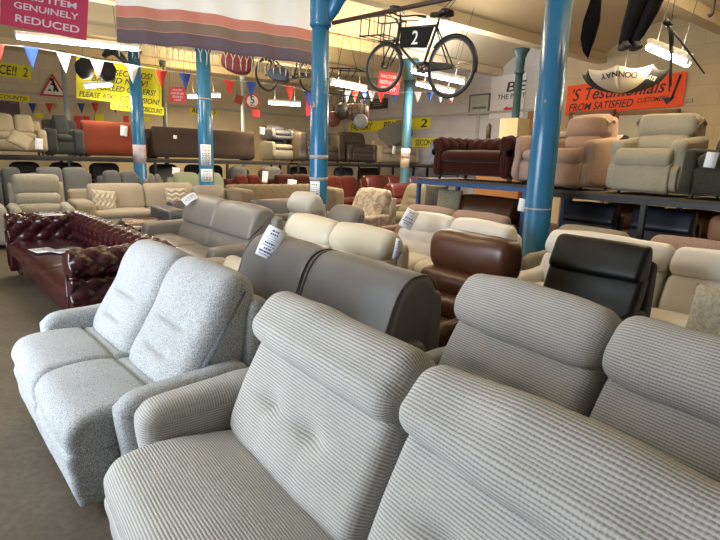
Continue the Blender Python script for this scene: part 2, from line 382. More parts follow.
def chesterfield(name,label,loc,rz,W,D,H,mat,group=None,n=3,res=1.0,seat=True,c='sofa',tick=.20):
    o=empty(name,loc,rz,label,c,group)
    def td(x,t,y,z,sx):
        if z<.34: return 0
        a=x/tick; b=t/tick
        return .045*(abs(math.cos(PI*(a+b))*math.cos(PI*(a-b)))**.42)-.022
    def roll(y0,h,r=.115):
        pts=[(y0+.02,.10),(y0-.0,.45),(y0-.005,h-2*r+.02)]
        cy=y0+.02+r*.55; cz=h-r
        for k in range(9):
            a=PI*1.08-(PI*1.55)*k/8; pts.append((cy+r*math.cos(a),cz+r*math.sin(a)))
        pts+=[(y0+.17,h-2*r-.02),(y0+.16,.45),(y0+.16,.10)]
        return pts
    loft('backrest',roll(-.25,H),-W/2+.06,W/2-.06,mat,o,er=.03,ns=int(90*res*W/2.4),M=int(110*res),disp=td)
    for s in (-1,1):
        pr=[(s*(W/2-.23+(y+.25)),z) for y,z in roll(-.25,H)]
        loft('arm',pr,-D,-.14,mat,o,er=.03,ns=int(40*res),M=int(110*res),disp=td,axis='y')
        # scroll front with its facing panel
        fp=bmesh.new(); tubem(fp,[(s*(W/2-.145),-D-.002,.14),(s*(W/2-.145),-D-.002,H-.2)],.012,8); build('arm_facing',fp,mat,o)
    loft('base',sq(-D/2,.19,D-.12,.22,8,20),-W/2+.08,W/2-.08,mat,o,er=.02,ns=8,M=40)
    sw=(W-.46)/n
    for i in range(n):
        x0=-W/2+.23+i*sw
        loft('seat_cushion',[(-D+.02,.30),(-D+.0,.37),(-D+.04,.43),(-D+.2,.455),(-.30,.45),(-.22,.40),(-.22,.30),(-D+.1,.28)],x0+.003,x0+sw-.003,mat,o,er=.03,ns=8,M=48,crown=.01,disp=soft(i,.008,4))
    bb=bmesh.new(); k=int((W-.3)/tick)
    for i in range(k):
        for j,zz in enumerate((.46,.58)):
            x=-W/2+.2+(i+.5*(j%2))*tick
            bmesh.ops.create_uvsphere(bb,u_segments=8,v_segments=5,radius=.010,matrix=Matrix.Translation((x,-.262,zz)))
    t=build('buttons',bb,mat,o)
    for x in (-W/2+.12,W/2-.12):
        for y in (-.12,-D+.12): tube('foot',[(x,y,0),(x,y,.05),(x,y,.10)],[.025,.04,.03],DARKWOOD,o,k=10)
    return o
def cushion(name,label,loc,rot,w,h,t,mat,cat='cushion',group=None,disp=None):
    bm=bmesh.new(); n=40 if disp else 20; top={}
    for sgn in (1,-1):
        for i in range(n+1):
            for j in range(n+1):
                if sgn<0 and (i in(0,n) or j in (0,n)): continue
                a=2*i/n-1; b=2*j/n-1
                hgt=t/2*((1-a**4)*(1-b**4))**.5; pin=1-.06*(1-abs(a))*0-.05*(1-b*b)*(abs(a)**6)-.0
                px=a*w/2*(1-.06*(1-b*b)); pz=b*h/2*(1-.06*(1-a*a))
                d=disp(px,pz) if disp else 0
                top[(sgn,i,j)]=bm.verts.new((px,-sgn*(hgt+d*min(1,hgt/t*4)),pz))
    def g(s,i,j): return top.get((s,i,j)) or top[(1,i,j)]
    for s in (1,-1):
        for i in range(n):
            for j in range(n):
                f=[g(s,i,j),g(s,i+1,j),g(s,i+1,j+1),g(s,i,j+1)]
                bm.faces.new(f if s>0 else f[::-1])
    o=build(name,bm,mat); o.location=loc; o.rotation_euler=rot; tag(o,label,cat,group); return o
# ------------------------------------------------------------------ room
S.view_settings.view_transform='Standard'; S.view_settings.look='None'; S.view_settings.gamma=1; S.view_settings.exposure=0.0
U0,U1,V0,V1=-2.6,13.0,-3.2,18.05; ZC=4.2
def struct(o): o['kind']='structure'; return o
WALLC=plain('cream wall paint',(.62,.53,.36),.85,var=.06,scale=1.5,bs=.1)
LILAC=plain('white wall paint',(.60,.59,.60),.85,var=.05,scale=1.5)
CEIL=plain('cream ceiling paint',(.62,.52,.34),.85,var=.05,scale=1.2)
def blockwall(name,c):
    m,nt,ns,ln,b=newmat(name)
    tc=N(ns,'ShaderNodeTexCoord'); br=N(ns,'ShaderNodeTexBrick'); br.inputs['Scale'].default_value=1.0
    br.inputs['Brick Width'].default_value=.9; br.inputs['Row Height'].default_value=.42; br.inputs['Mortar Size'].default_value=.012
    mp=N(ns,'ShaderNodeMapping'); mp.inputs['Rotation'].default_value=(PI/2,0,0)
    ln.new(tc.outputs['UV'],br.inputs['Vector'])
    br.inputs['Color1'].default_value=c4(c); br.inputs['Color2'].default_value=c4([x*.95 for x in c]); br.inputs['Mortar'].default_value=c4([x*.86 for x in c])
    nz=N(ns,'ShaderNodeTexNoise',Scale=2.0,Detail=5.0); ln.new(tc.outputs['UV'],nz.inputs['Vector'])
    o=mixc(ns,ln,nz.outputs[0],(.78,.78,.78),(1.1,1.1,1.1)); mm=ns.new('ShaderNodeMix'); mm.data_type='RGBA'; mm.blend_type='MULTIPLY'; mm.inputs[0].default_value=1
    ln.new(br.outputs[0],mm.inputs[6]); ln.new(o,mm.inputs[7]); ln.new(mm.outputs[2],b.inputs['Base Color']); b.inputs['Roughness'].default_value=.85
    bump(ns,ln,b,br.outputs['Fac'],-.3,.01); return m
BLOCK=blockwall('painted block wall',(.64,.56,.40)); BLOCKW=blockwall('white block wall',(.60,.58,.58)); BLOCKY=blockwall('yellow cream block wall',(.60,.49,.30))
def wallbox(name,u0,u1,v0,v1,z0,z1,mat,along):
    """wall as a box in u,v axes with metre UVs"""
    bm=bmesh.new(); vs=[bm.verts.new(UV(u,v,z)) for u in (u0,u1) for v in (v0,v1) for z in (z0,z1)]
    uvl=bm.loops.layers.uv.new('UVMap')
    for q in ((0,1,3,2),(4,6,7,5),(0,4,5,1),(2,3,7,6),(0,2,6,4),(1,5,7,3)):
        f=bm.faces.new([vs[i] for i in q])
        for l in f.loops:
            p=l.vert.co; l[uvl].uv=((p.dot(vv) if along=='v' else p.dot(uu)),p.z)
    bmesh.ops.recalc_face_normals(bm,faces=bm.faces)
    return struct(build(name,bm,mat,smooth=False))
# floor: worn dusty concrete
m,nt,ns,ln,b=newmat('worn concrete floor')
tc=N(ns,'ShaderNodeTexCoord'); n1=N(ns,'ShaderNodeTexNoise',Scale=.9,Detail=6.0,Roughness=.65); n2=N(ns,'ShaderNodeTexNoise',Scale=30.0,Detail=6.0)
for n in (n1,n2): ln.new(tc.outputs['Object'],n.inputs['Vector'])
o1=ramp(ns,ln,n1.outputs[0],[(.3,(.055,.040,.024)),(.7,(.125,.095,.062))]); o2=ramp(ns,ln,n2.outputs[0],[(.35,(.75,.75,.75)),(.7,(1.15,1.15,1.15))])
mm=ns.new('ShaderNodeMix'); mm.data_type='RGBA'; mm.blend_type='MULTIPLY'; mm.inputs[0].default_value=1
ln.new(o1,mm.inputs[6]); ln.new(o2,mm.inputs[7]); ln.new(mm.outputs[2],b.inputs['Base Color']); b.inputs['Roughness'].default_value=.6
bump(ns,ln,b,n2.outputs[0],.2,.004); FLOORM=m
wallbox('floor',U0,U1,V0,V1,-.1,0,FLOORM,'u')
wallbox('wall_back',U0-.2,U1+.2,V1,V1+.2,0,5,BLOCK,'u')
wallbox('wall_right',U1,U1+.2,8.7,V1,0,5,BLOCKW,'v'); wallbox('wall_right',U1-.02,U1+.2,V0,8.7,0,5,BLOCKY,'v')  # right wall in two tones: whiter far part, yellower cream near part
wallbox('wall_near',U0-.2,U1+.2,V0-.2,V0,0,5,BLOCK,'u')
# the window wall, with two openings to the street
WN=[(-1.6,1.0),(2.2,5.7)]; wz0,wz1=.35,3.3
wallbox('wall_left',U0-.2,U0,V0,WN[0][0],0,5,WALLC,'v')
wallbox('wall_left',U0-.2,U0,WN[0][1],WN[1][0],0,5,WALLC,'v')
wallbox('wall_left',U0-.2,U0,WN[1][1],V1,0,5,WALLC,'v')
for a,bq in WN:
    wallbox('wall_left',U0-.2,U0,a,bq,0,wz0,WALLC,'v'); wallbox('wall_left',U0-.2,U0,a,bq,wz1,5,WALLC,'v')
FRAME=plain('white window frame',(.7,.7,.7),.5)
gm,gnt,gns,gln,gb=newmat('window glass'); gb.inputs['Transmission Weight'].default_value=1; gb.inputs['Roughness'].default_value=0; gb.inputs['IOR'].default_value=1.02
for k,(a,bq) in enumerate(WN):
    w=struct(empty('window_%d'%(k+1),UV(U0-.1,(a+bq)/2,wz0)))
    w.rotation_euler=(0,0,math.radians(128)); L=(bq-a)/2; h=wz1-wz0
    bm=bmesh.new()
    for x in (-L+.03,0,L-.03): boxm(bm,x-.03,-.03,0,x+.03,.03,h)
    for z in (.03,h*.5,h-.03): boxm(bm,-L,-.03,z-.03,L,.03,z+.03)
    build('window_frame',bm,FRAME,w,smooth=False)
    bm=bmesh.new(); boxm(bm,-L+.02,-.004,.02,L-.02,.004,h-.02); g=build('pane',bm,gm,w,smooth=False); g.visible_shadow=True
# ceiling: shallow barrel vaults springing from beams that run away from the window wall
BV=[V0,-2.1,1.0,4.1,7.2,10.3,13.4,16.5,V1]
bm=bmesh.new(); uvl=None
for i in range(len(BV)-1):
    a,c=BV[i],BV[i+1]; n=14; rise=.62 if c-a>2 else .25; prev=None
    for k in range(n+1):
        t=k/n; z=ZC+rise*math.sin(PI*t)**.8; p=(bm.verts.new(UV(U0,a+(c-a)*t,z)),bm.verts.new(UV(U1,a+(c-a)*t,z)),bm.verts.new(UV(U1,a+(c-a)*t,z+.1)),bm.verts.new(UV(U0,a+(c-a)*t,z+.1)))
        if prev:
            bm.faces.new((prev[0],p[0],p[1],prev[1])); bm.faces.new((prev[3],prev[2],p[2],p[3]))
        prev=p
bmesh.ops.recalc_face_normals(bm,faces=bm.faces)
struct(build('ceiling',bm,CEIL))
def ceil_z(x,y):
    v=Vector((x,y,0)).dot(vv)
    for a,c in zip(BV,BV[1:]):
        if a<=v<=c: return ZC+(.62 if c-a>2 else .25)*math.sin(PI*(v-a)/(c-a))**.8-(.14 if min(v-a,c-v)<.15 else 0)
    return ZC
def cords(o,pts,r=.0035):
    # thin cords from local points of o straight up to the ceiling
    bpy.context.view_layer.update(); M=o.matrix_basis; I=M.inverted(); bm=bmesh.new()
    for q in pts:
        w=M@Vector(q); tubem(bm,[Vector(q),I@Vector((w.x,w.y,ceil_z(w.x,w.y)))],r,5)
    return build('hanging_cord',bm,BLACK,o)
for k,bv in enumerate(BV[1:-1]):
    o=wallbox('trim_%d'%(k+1),U0,U1,bv-.13,bv+.13,ZC-.14,ZC+.06,CEIL,'u')
LEDGE=plain('grey painted ledge',(.42,.40,.36),.7)
wallbox('trim_8',0,U1-.05,V1-.06,V1,3.08,3.15,LEDGE,'u'); wallbox('trim_9',U1-.06,U1,5,V1-.05,3.02,3.09,LEDGE,'v')
wallbox('trim_10',U1-.05,U1,10.9,11.0,0,3.02,LEDGE,'v')
# ------------------------------------------------------------------ columns
BLUE=plain('glossy blue column paint',(.024,.15,.31),.25,var=.1,scale=3,bs=.05)
nt=BLUE.node_tree; ns=nt.nodes; ln=nt.links; b=ns['Principled BSDF']; tc=N(ns,'ShaderNodeTexCoord'); nz=N(ns,'ShaderNodeTexNoise',Scale=7.0,Detail=5.0); ln.new(tc.outputs['Object'],nz.inputs['Vector'])
old=b.inputs['Base Color'].links[0].from_socket; ln.new(mixc(ns,ln,ramp(ns,ln,nz.outputs[0],[(.685,(0,0,0)),(.70,(1,1,1))]),old,(.34,.28,.19)),b.inputs['Base Color'])
TEAL=plain('teal column paint',(.022,.082,.098),.45,var=.15); GREYB=plain('grey blue post paint',(.25,.31,.36),.5)
TAPE=plain('silver tape',(.35,.33,.33),.45); CARD=plain('cardboard',(.42,.29,.16),.85)
def column(px,py,d,r,mat,top,label,group,cap=.5,bands=(),cap_z=None,notices=(),straight=False):
    p=atd(px,py,d); o=empty('cast_iron_column',(p.x,p.y,0),0,label,'column',group)
    cz=cap_z or top-cap
    bm=bmesh.new(); tubem(bm,[(0,0,0),(0,0,.12),(0,0,.16),(0,0,cz*.5),(0,0,cz)],[r*1.35,r*1.35,r,r,r*.92],24); build('shaft',bm,mat,o)
    bm=bmesh.new(); tubem(bm,*(([(0,0,cz-.01),(0,0,cz+.02),(0,0,cz+.05),(0,0,top-.12),(0,0,top)],[r,r*1.15,r*1.12,r*1.14,r*1.6]) if straight else ([(0,0,cz-.02),(0,0,cz),(0,0,cz+.04),(0,0,cz+.06),(0,0,top-.18),(0,0,top-.06),(0,0,top)],[r,r*1.25,r*1.25,r*.98,r*1.15,r*1.7,r*2.1])),24); build('capital',bm,mat,o)
    if straight: pass
    if len(bands):
        for z,h,m_ in bands:
            bm=bmesh.new(); tubem(bm,[(0,0,z),(0,0,z+h)],[r*1.015]*2,24); build('tape_band',bm,m_,o)
    for z,h,w,ang in notices:
        bm=bmesh.new(); n=8; rr=r*1.03; pr=None
        for i in range(n+1):
            a=ang+(i/n-.5)*w/rr; q=(bm.verts.new((rr*math.cos(a),rr*math.sin(a),z)),bm.verts.new((rr*math.cos(a),rr*math.sin(a),z+h)))
            if pr: bm.faces.new((pr[0],q[0],q[1],pr[1]))
            pr=q
        nt_=build('notice',bm,MAT_PAPER,o); nt_.modifiers.new('t','SOLIDIFY').thickness=.002
        bm=bmesh.new(); rr2=rr+.003; rnd=random.Random(z)
        zz=z+h-.04
        while zz>z+.03:
            hh=rnd.choice((.008,.016)); wd=rnd.uniform(.5,.85)*w/rr; pr=None
            for i in range(n+1):
                a=ang+(i/n-.5)*wd; q=(bm.verts.new((rr2*math.cos(a),rr2*math.sin(a),zz-hh)),bm.verts.new((rr2*math.cos(a),rr2*math.sin(a),zz)))
                if pr and i%3: bm.faces.new((pr[0],q[0],q[1],pr[1]))
                pr=q
            zz-=hh+.022
        build('printed_text',bm,MAT_INK,nt_)
    return o
CG='blue painted iron columns'
C4=column(544,150,6.3,.157,BLUE,4.1,'thick bright blue iron column standing among the white and brown leather sofas, right of the hung bicycle',CG,bands=[(1.06,.02,TAPE)])
C3=column(319.5,110,7.5,.128,BLUE,4.1,'bright blue iron column with flared capital and silver tape, left of the hung bicycle',CG,cap_z=3.30,straight=True,bands=[(1.57,.05,TAPE),(1.27,.045,TAPE)],notices=[(1.02,.24,.16,-PI*.62)])
bmk=bmesh.new(); tubem(bmk,[(.10,0,3.38),(.17,0,3.52),(.24,0,3.66),(.30,0,3.78)],[.05,.09,.11,.12],12); tubem(bmk,[(.2,0,3.70),(.42,0,3.80)],.05,10); build('bracket',bmk,BLUE,C3,rz=-.2)
C2=column(205,120,11,.148,BLUE,4.1,'blue iron column wrapped with white notices behind the grey leather sofa, below the blanket',CG,notices=[(1.35,.42,.22,-PI*.42),(1.02,.26,.26,-PI*.40)],bands=[(2.65,.03,TAPE)])
C1=column(137,110,12.4,.14,BLUE,4.1,'blue iron column with wrapped foot before the orange sofa on the rack',CG,cap_z=3.75,bands=[(1.32,.42,plain('pale wrapping',(.42,.38,.42),.7,var=.5,scale=14))])
column(407,120,14,.12,TEAL,4.06,'slim teal column wrapped in cardboard low down, behind the bicycle',None,bands=[(1.38,.5,plain('pale cardboard',(.50,.42,.32),.8,var=.3,scale=9)),(1.62,.15,CARD)])
column(517,100,12.3,.09,TEAL,4.06,'slim teal column with flared top in front of the white banner with the red arrow',None)
for px,d,lb in ((243,16.3,'thin grey post standing beside the round speed limit sign'),(165,14.5,'thin grey post between yellow hand-lettered sign and small red notice'),(67.5,13.6,'thin grey post to the right of the triangular roadworks sign')):
    p=atd(px,120,d); o=empty('steel_post',(p.x,p.y,0),0,lb,'post','thin grey steel posts')
    tube('shaft',[(0,0,0),(0,0,3.9)],.055,GREYB,o,12); tube('flange',[(0,0,3.72),(0,0,3.95)],[.06,.1],GREYB,o,12)
    tube('base_plate',[(0,0,0),(0,0,.02)],.12,GREYB,o,12)
# ------------------------------------------------------------------ lamps
TUBE=lamp_mat('lit fluorescent tube',(1,.93,.80),30); TUBEC=lamp_mat('lit cool fluorescent tube',(.92,.95,1),30); HOUS=plain('white lamp housing',(.7,.7,.68),.5)
def lamp(a,b_,label,mat=TUBE,power=60,col=(1,.86,.62),wire=True,r=.02,up_=.55):
    a=Vector(a);b_=Vector(b_); mid=(a+b_)/2; L=(b_-a).length; d=b_-a; rz=math.atan2(d.y,d.x)
    o=empty('fluorescent_light',mid,rz,label,'ceiling light','fluorescent tube lights')
    tilt=math.asin(max(-1,min(1,d.z/L))); o.rotation_euler=(0,-tilt,rz)
    tube('tube',[(-L/2+.03,0,0),(L/2-.03,0,0)],r,mat,o,12)
    bm=bmesh.new(); boxm(bm,-L/2,-.04,r+.012,L/2,.04,r+.07,bev=.008)
    for x in (-L/2+.015,L/2-.015): boxm(bm,x-.012,-.02,-.015,x+.012,.02,r+.03)
    build('housing',bm,HOUS,o,smooth=False)
    if wire:
        bm=bmesh.new()
        for x in (-L*.3,L*.3): tubem(bm,[(x,0,.08),(x,0,max(.1,ceil_z(mid.x,mid.y)-mid.z))],.004,5)
        build('hanging_wire',bm,BLACK,o)
    ld=bpy.data.lights.new('tube_glow','AREA'); ld.shape='RECTANGLE'; ld.size=L; ld.size_y=.1; ld.energy=power; ld.color=col
    l=bpy.data.objects.new('tube_glow',ld); COL.objects.link(l); l.parent=o; l.location=(0,0,-r-.03)
    l.visible_camera=False
    lu=bpy.data.lights.new('tube_glow','AREA'); lu.shape='RECTANGLE'; lu.size=L; lu.size_y=.12; lu.energy=power*up_; lu.color=col
    l=bpy.data.objects.new('tube_glow',lu); COL.objects.link(l); l.parent=o; l.location=(0,0,r+.075); l.rotation_euler=(PI,0,0); l.visible_camera=False
    return o
WARM=(1,.76,.42)
def lpx(x0,y0,d0,x1,y1,d1,label,**k): return lamp(atd(x0,y0,d0),atd(x1,y1,d1),label,**k)
lpx(15,37,9.0,140,50,10.6,'long white fluorescent tube hanging under the red reduced sign',mat=TUBEC,power=70,col=(1,.93,.82),r=.03)
lpx(84,87,12.2,113,85,12.4,'short tube light seen over the yellow hand-lettered sign',power=30,r=.03,wire=False)
lpx(187,97,15.5,221,96,15.9,'tube light seen behind the notice-wrapped blue column',power=115,col=WARM,r=.035)
lpx(268,103,15.0,301,105,15.0,'tube light right of the round speed limit sign',power=115,col=WARM,r=.035)
lpx(331,83,11.2,366,90,12.6,'tube light above the hanging pans',power=115,col=WARM,r=.035)
lpx(411,71,11.0,465,83,10.4,'tube light seen through the rear wheel of the bicycle',power=110,col=(1,.88,.72),r=.032)
lpx(416,84,13.6,455,93,13.0,'lower tube light seen through the bottom of the bicycle rear wheel',power=110,col=(.85,.88,1),mat=TUBEC,r=.035)
lpx(648,47,8.0,688,64,6.8,'tube light on the right above the orange banner',power=60,col=WARM,r=.045)
# unseen tube lamps added overhead, out of view, to raise the warm ambient light
HID='added unseen tube light overhead, outside the view of the showroom aisle'
for u,v in ((1.2,5.7),(4.8,5.7),(2.0,8.8),(5.5,2.5),(8.5,2.5),(10.8,.3)):
    p=UV(u,v,4.3); q=UV(u+1.5,v,4.3)
    o=lamp(p,q,'added unseen tube light high in a ceiling vault, for ambient light',wire=False,power=32 if v<6 else 60,col=WARM)
# daylight coming through the two window openings
for k,(a,bq) in enumerate(WN):
    ld=bpy.data.lights.new('window_daylight','AREA'); ld.shape='RECTANGLE'; ld.size=bq-a-.1; ld.size_y=wz1-wz0-.1
    ld.energy=[3,460][k]; ld.color=(.80,.90,1.0)
    l=bpy.data.objects.new('window_daylight',ld); COL.objects.link(l); l.location=UV(U0+.03,(a+bq)/2,(wz0+wz1)/2)
    d=uu.copy(); l.rotation_euler=d.to_track_quat('-Z','Y').to_euler(); l.visible_camera=False
W=bpy.data.worlds.new('world'); S.world=W; W.use_nodes=True
sky=W.node_tree.nodes.new('ShaderNodeTexSky'); sky.sky_type='NISHITA'; sky.sun_disc=False; sky.sun_elevation=math.radians(35)
W.node_tree.links.new(sky.outputs[0],W.node_tree.nodes['Background'].inputs[0]); W.node_tree.nodes['Background'].inputs[1].default_value=.10
# ------------------------------------------------------------------ seating near the camera
CORD=corded('grey corded upholstery',(.46,.435,.405),(.22,.21,.20)); 
TWEED=fabric('pale blue grey tweed',(.53,.54,.54),(.17,.175,.185),scale=260,bs=.9,stretch=.5,contrast=1.5)
STONE=leather('charcoal grey suede',(.120,.112,.108),.52,var=.25)
TAUPE=leather('warm grey leather',(.20,.178,.16),.45); CREAM=leather('cream leather',(.58,.52,.40),.42,var=.06); WHITE=leather('white leather',(.68,.65,.62),.4,var=.05)
BROWN=leather('brown leather',(.080,.026,.012),.33,var=.35); BLK=leather('black leather',(.006,.0055,.005),.45); BLK.node_tree.nodes['Principled BSDF'].inputs['Specular IOR Level'].default_value=.3; OX=leather('oxblood leather',(.034,.0055,.008),.2,var=.4)
NAVY=leather('dark slate leather',(.055,.058,.075),.38); OFFW=leather('off white leather',(.52,.50,.45),.42,var=.05); DBROWN=leather('dark brown leather',(.05,.038,.032),.5)
BEIGE=fabric('beige chenille',(.36,.31,.24),scale=90,bs=.2); OLIVE=fabric('olive grey fabric',(.20,.19,.16),scale=90); TAN=leather('tan leather',(.45,.22,.12),.45)
PINK=fabric('dusty pink fabric',(.42,.30,.25),scale=90,bs=.2); STN=fabric('stone fabric',(.42,.37,.27),scale=170,bs=.2); RUST=fabric('rust velvet',(.11,.018,.009),scale=30,bs=.1); REDL=leather('dark red leather',(.075,.014,.009),.3,var=.4)
WINE=fabric('dark wine velvet',(.040,.006,.0035),scale=30,bs=.1); ORANGE=fabric('orange red fabric',(.21,.042,.020),scale=60,bs=.1); GREYF=fabric('mid grey fabric',(.12,.12,.125),scale=90); GREENF=fabric('sage green fabric',(.30,.32,.22),scale=90)
DGREEN=fabric('dark green grey fabric',(.050,.056,.052),scale=90); DBF=fabric('dark brown fabric',(.065,.045,.036),scale=90); LILACF=fabric('blue grey fabric',(.22,.24,.36),scale=90); PLUM=leather('plum leather',(.09,.04,.06),.3)
def vspan(va,vb): return (va+vb)/2
def at_u(u,va,vb,z=0): return UV(u,(va+vb)/2,z)
A=recliner('corded_sofa','large grey corded sofa with tufted backs and head rolls, nearest the camera','sofa',Vector((.362,1.585,0)),math.radians(-53),2.26,.95,1.02,2,CORD,arm=.19,armh=.61,style='roll',seed=3,q=1.7,lumb=[(.30,.66),(.62,.66)],seat_h=.47,aset=.16,hr_over=.01,hb=.84)
B=recliner('tweed_sofa','pale blue-grey tweed two-seat reclining sofa with rounded backs, left of the large corded sofa','sofa',Vector((-.925,3.10,0)),math.radians(-48),1.58,.97,1.01,2,TWEED,arm=.135,armh=.585,style='high',seed=11,q=1.4,hr_over=.05,aset=.18)
recliner('corded_sofa','grey corded sofa seen from its head rolls, directly behind the nearest corded sofa','sofa',Vector((1.185,2.05,0)),math.radians(-58),1.85,.72,1.04,2,CORD,arm=.10,armh=.6,style='roll',seed=23,q=1.2,hr_over=.01,hb=.81)
recliner('leather_sofa','charcoal grey suede-leather two-seat sofa with price ticket on its left corner','sofa',at_u(2.16,1.92,3.86),FU,1.94,.80,1.0,2,STONE,arm=.12,armh=.6,style='pad',seed=31,q=1.2,hr_over=.08,shellw=1.86)
recliner('leather_recliner','glossy brown leather recliner with banded back between cream and black leather seats','armchair',at_u(3.20,2.16,2.98),FU,.84,.86,1.05,1,BROWN,arm=.09,armh=.58,style='bands',seed=41,hr_over=.06)
recliner('leather_recliner','black leather high-back recliner in front of the white leather sofa','armchair',at_u(4.02,1.56,2.32),FU,.76,.84,1.05,1,BLK,arm=.06,armh=.58,style='slab',seed=43,hr_over=.05,shellw=.70)
recliner('leather_sofa','cream leather two-seat sofa behind the charcoal grey sofa','sofa',at_u(3.08,3.18,4.92),FU,1.76,.82,1.0,2,CREAM,arm=.14,armh=.6,style='roll',seed=51,q=.9,hr_over=.09,lumb=[])
WS='white leather sofas in a row'
recliner('leather_sofa','white leather sofa left of the thick blue column, price ticket on its head roll','sofa',at_u(4.85,3.28,5.05),FU,1.77,.85,.95,2,WHITE,arm=.14,armh=.58,style='roll',seed=53,q=.8,hr_over=.09,lumb=[],group=WS)
recliner('leather_sofa','white leather sofa behind the black recliner, right of the thick blue column','sofa',at_u(4.90,.55,2.98),FU,2.43,.85,.97,2,WHITE,arm=.18,armh=.58,style='roll',seed=55,q=.8,hr_over=.12,lumb=[],group=WS)
recliner('fabric_sofa','dusty pink sofa with two rounded backs behind the left white leather sofa','sofa',at_u(5.68,3.95,5.95),FU,2.0,.76,.93,2,PINK,arm=.12,style='high',seed=57,q=.7)
recliner('fabric_recliner','beige chair with rounded back behind the right white leather sofa, beside thick blue column','armchair',at_u(5.68,2.45,3.40),FU,.95,.76,.92,1,BEIGE,arm=.12,style='high',seed=59,q=.7)
recliner('fabric_recliner','dusty pink chair with rounded back behind the right white leather sofa','armchair',at_u(5.68,1.45,2.38),FU,.93,.76,.94,1,PINK,arm=.12,style='high',seed=61,q=.7)
recliner('leather_sofa','warm grey leather two-seat sofa with price ticket, behind the oxblood sofa','sofa',at_u(2.90,4.98,7.50),FU,2.52,.92,1.05,2,TAUPE,arm=.20,armh=.66,style='two',seed=71,q=1.0,hr_over=.0,shellw=2.3)
o=sofa('footstool','beige fabric seat arm showing between the grey leather sofas','footstool',at_u(2.20,4.02,4.85),FU,.8,.72,.62,1,fabric('pale beige fabric',(.50,.43,.31),scale=90),arm=.12,armh=.60,tight=True)
o['category']='armchair'
CH1=chesterfield('chesterfield_sofa','oxblood leather deep-buttoned sofa with rolled arms, left in the hall',Vector((-2.70,5.95,0)),math.radians(-48),3.28,.98,.78,OX)
recliner('leather_recliner','off-white leather chair with tall head pad before the blue column, behind the cream sofa','armchair',Vector((-.60,7.05,0)),FU,.58,.78,1.13,1,OFFW,arm=.05,style='roll',seed=81,q=.6,lumb=[])
recliner('leather_recliner','warm grey leather chair between the off-white chair and the floral chair','armchair',Vector((-.05,6.66,0)),FU,.70,.8,1.0,1,TAUPE,arm=.12,style='high',seed=83,q=.6)
# ticketed floral chair
m,nt,ns,ln,b=newmat('floral cotton'); tc=N(ns,'ShaderNodeTexCoord'); vo=N(ns,'ShaderNodeTexNoise',Scale=9.0,Detail=4.0); ln.new(tc.outputs['Object'],vo.inputs['Vector'])
ln.new(ramp(ns,ln,vo.outputs[0],[(.46,(.56,.50,.42)),(.60,(.30,.20,.17)),(.66,(.48,.42,.33))]),b.inputs['Base Color']); b.inputs['Roughness'].default_value=.9; FLORAL=m
p=atz(375,189,1.05); recliner('floral_armchair','cream armchair with a faded floral pattern and rounded back','armchair',Vector((p.x+.12,p.y+.1,0)),FU,1.05,.8,1.05,1,FLORAL,arm=.14,style='high',seed=85,q=.6)
# rows facing down the hall
def fv(f,*a,px=0,py=0,H=1.0,**k): pass
def spotv(px,v):
    d=ray(px,170); d=Vector((d.x,d.y,0)); return d*(v/d.dot(vv))
def spotu(px,u):
    d=ray(px,190); d=Vector((d.x,d.y,0)); return d*(u/d.dot(uu))
def between(px0,px1,v):
    a,c=spotv(px0,v),spotv(px1,v); return (a+c)/2,(c-a).length
p,w=between(63,203,11.5)
sofa('fabric_sofa','long beige fabric sofa with knitted cushions, behind the oxblood sofa','sofa',p,FV,w,.9,.94,2,BEIGE,arm=.34,armh=.66,seed=91,q=.8)
STONE_W=fabric('stone recliner fabric',(.33,.31,.25),scale=70,bs=.15)
p,w=between(2,64,10.75)
recliner('fabric_recliner','stone beige armchair with curved banded back and a price ticket, far left','armchair',p,FV,w,.85,1.14,1,STONE_W,arm=.16,armh=.66,style='bands',seed=93,q=.8)
p,w=between(-60,0,10.75)
recliner('fabric_recliner','stone beige armchair cut by the left edge of the view','armchair',p,FV,w-.03,.85,1.12,1,STONE_W,arm=.16,armh=.66,style='bands',seed=94,q=.6)
# slate arm chair piece and its oxblood neighbour, between beige sofa and warm grey sofa
p,w=between(143,214,9.25)
recliner('leather_sofa','dark slate leather chair with a thick padded arm, behind the oxblood sofa','armchair',p,FV+.1,w,.9,.80,1,NAVY,arm=.34,armh=.70,style='two',seed=95,q=.7)
p,w=between(112,160,8.75)
sofa('leather_sofa','low oxblood leather seat behind the end of the oxblood buttoned sofa','footstool',p,FV,w,.6,.56,1,OX,arm=.1,armh=.54,seed=96,tight=True)['category']='sofa'
p,w=between(222,322,9.9)
sofa('tufted_sofa','brown fabric sofa with buttoned inside back, in front of the rust velvet sofas','sofa',p,FV,w,.9,1.0,2,fabric('brown tufted fabric',(.20,.155,.10),scale=80),arm=.26,armh=.95,seed=97,tight=True,tuft=True,q=.8)
p,w=between(240,302,8.35)
recliner('leather_recliner','dark navy leather seat below the brown buttoned sofa','armchair',p,FV,w,.8,.86,1,NAVY,arm=.16,style='two',seed=98,q=.6)
p,w=between(186,221,9.95)
recliner('leather_recliner','small warm grey chair back at the foot of the notice-wrapped column','armchair',p,FV,w,.7,.98,1,TAUPE,arm=.08,style='high',seed=99,q=.6)
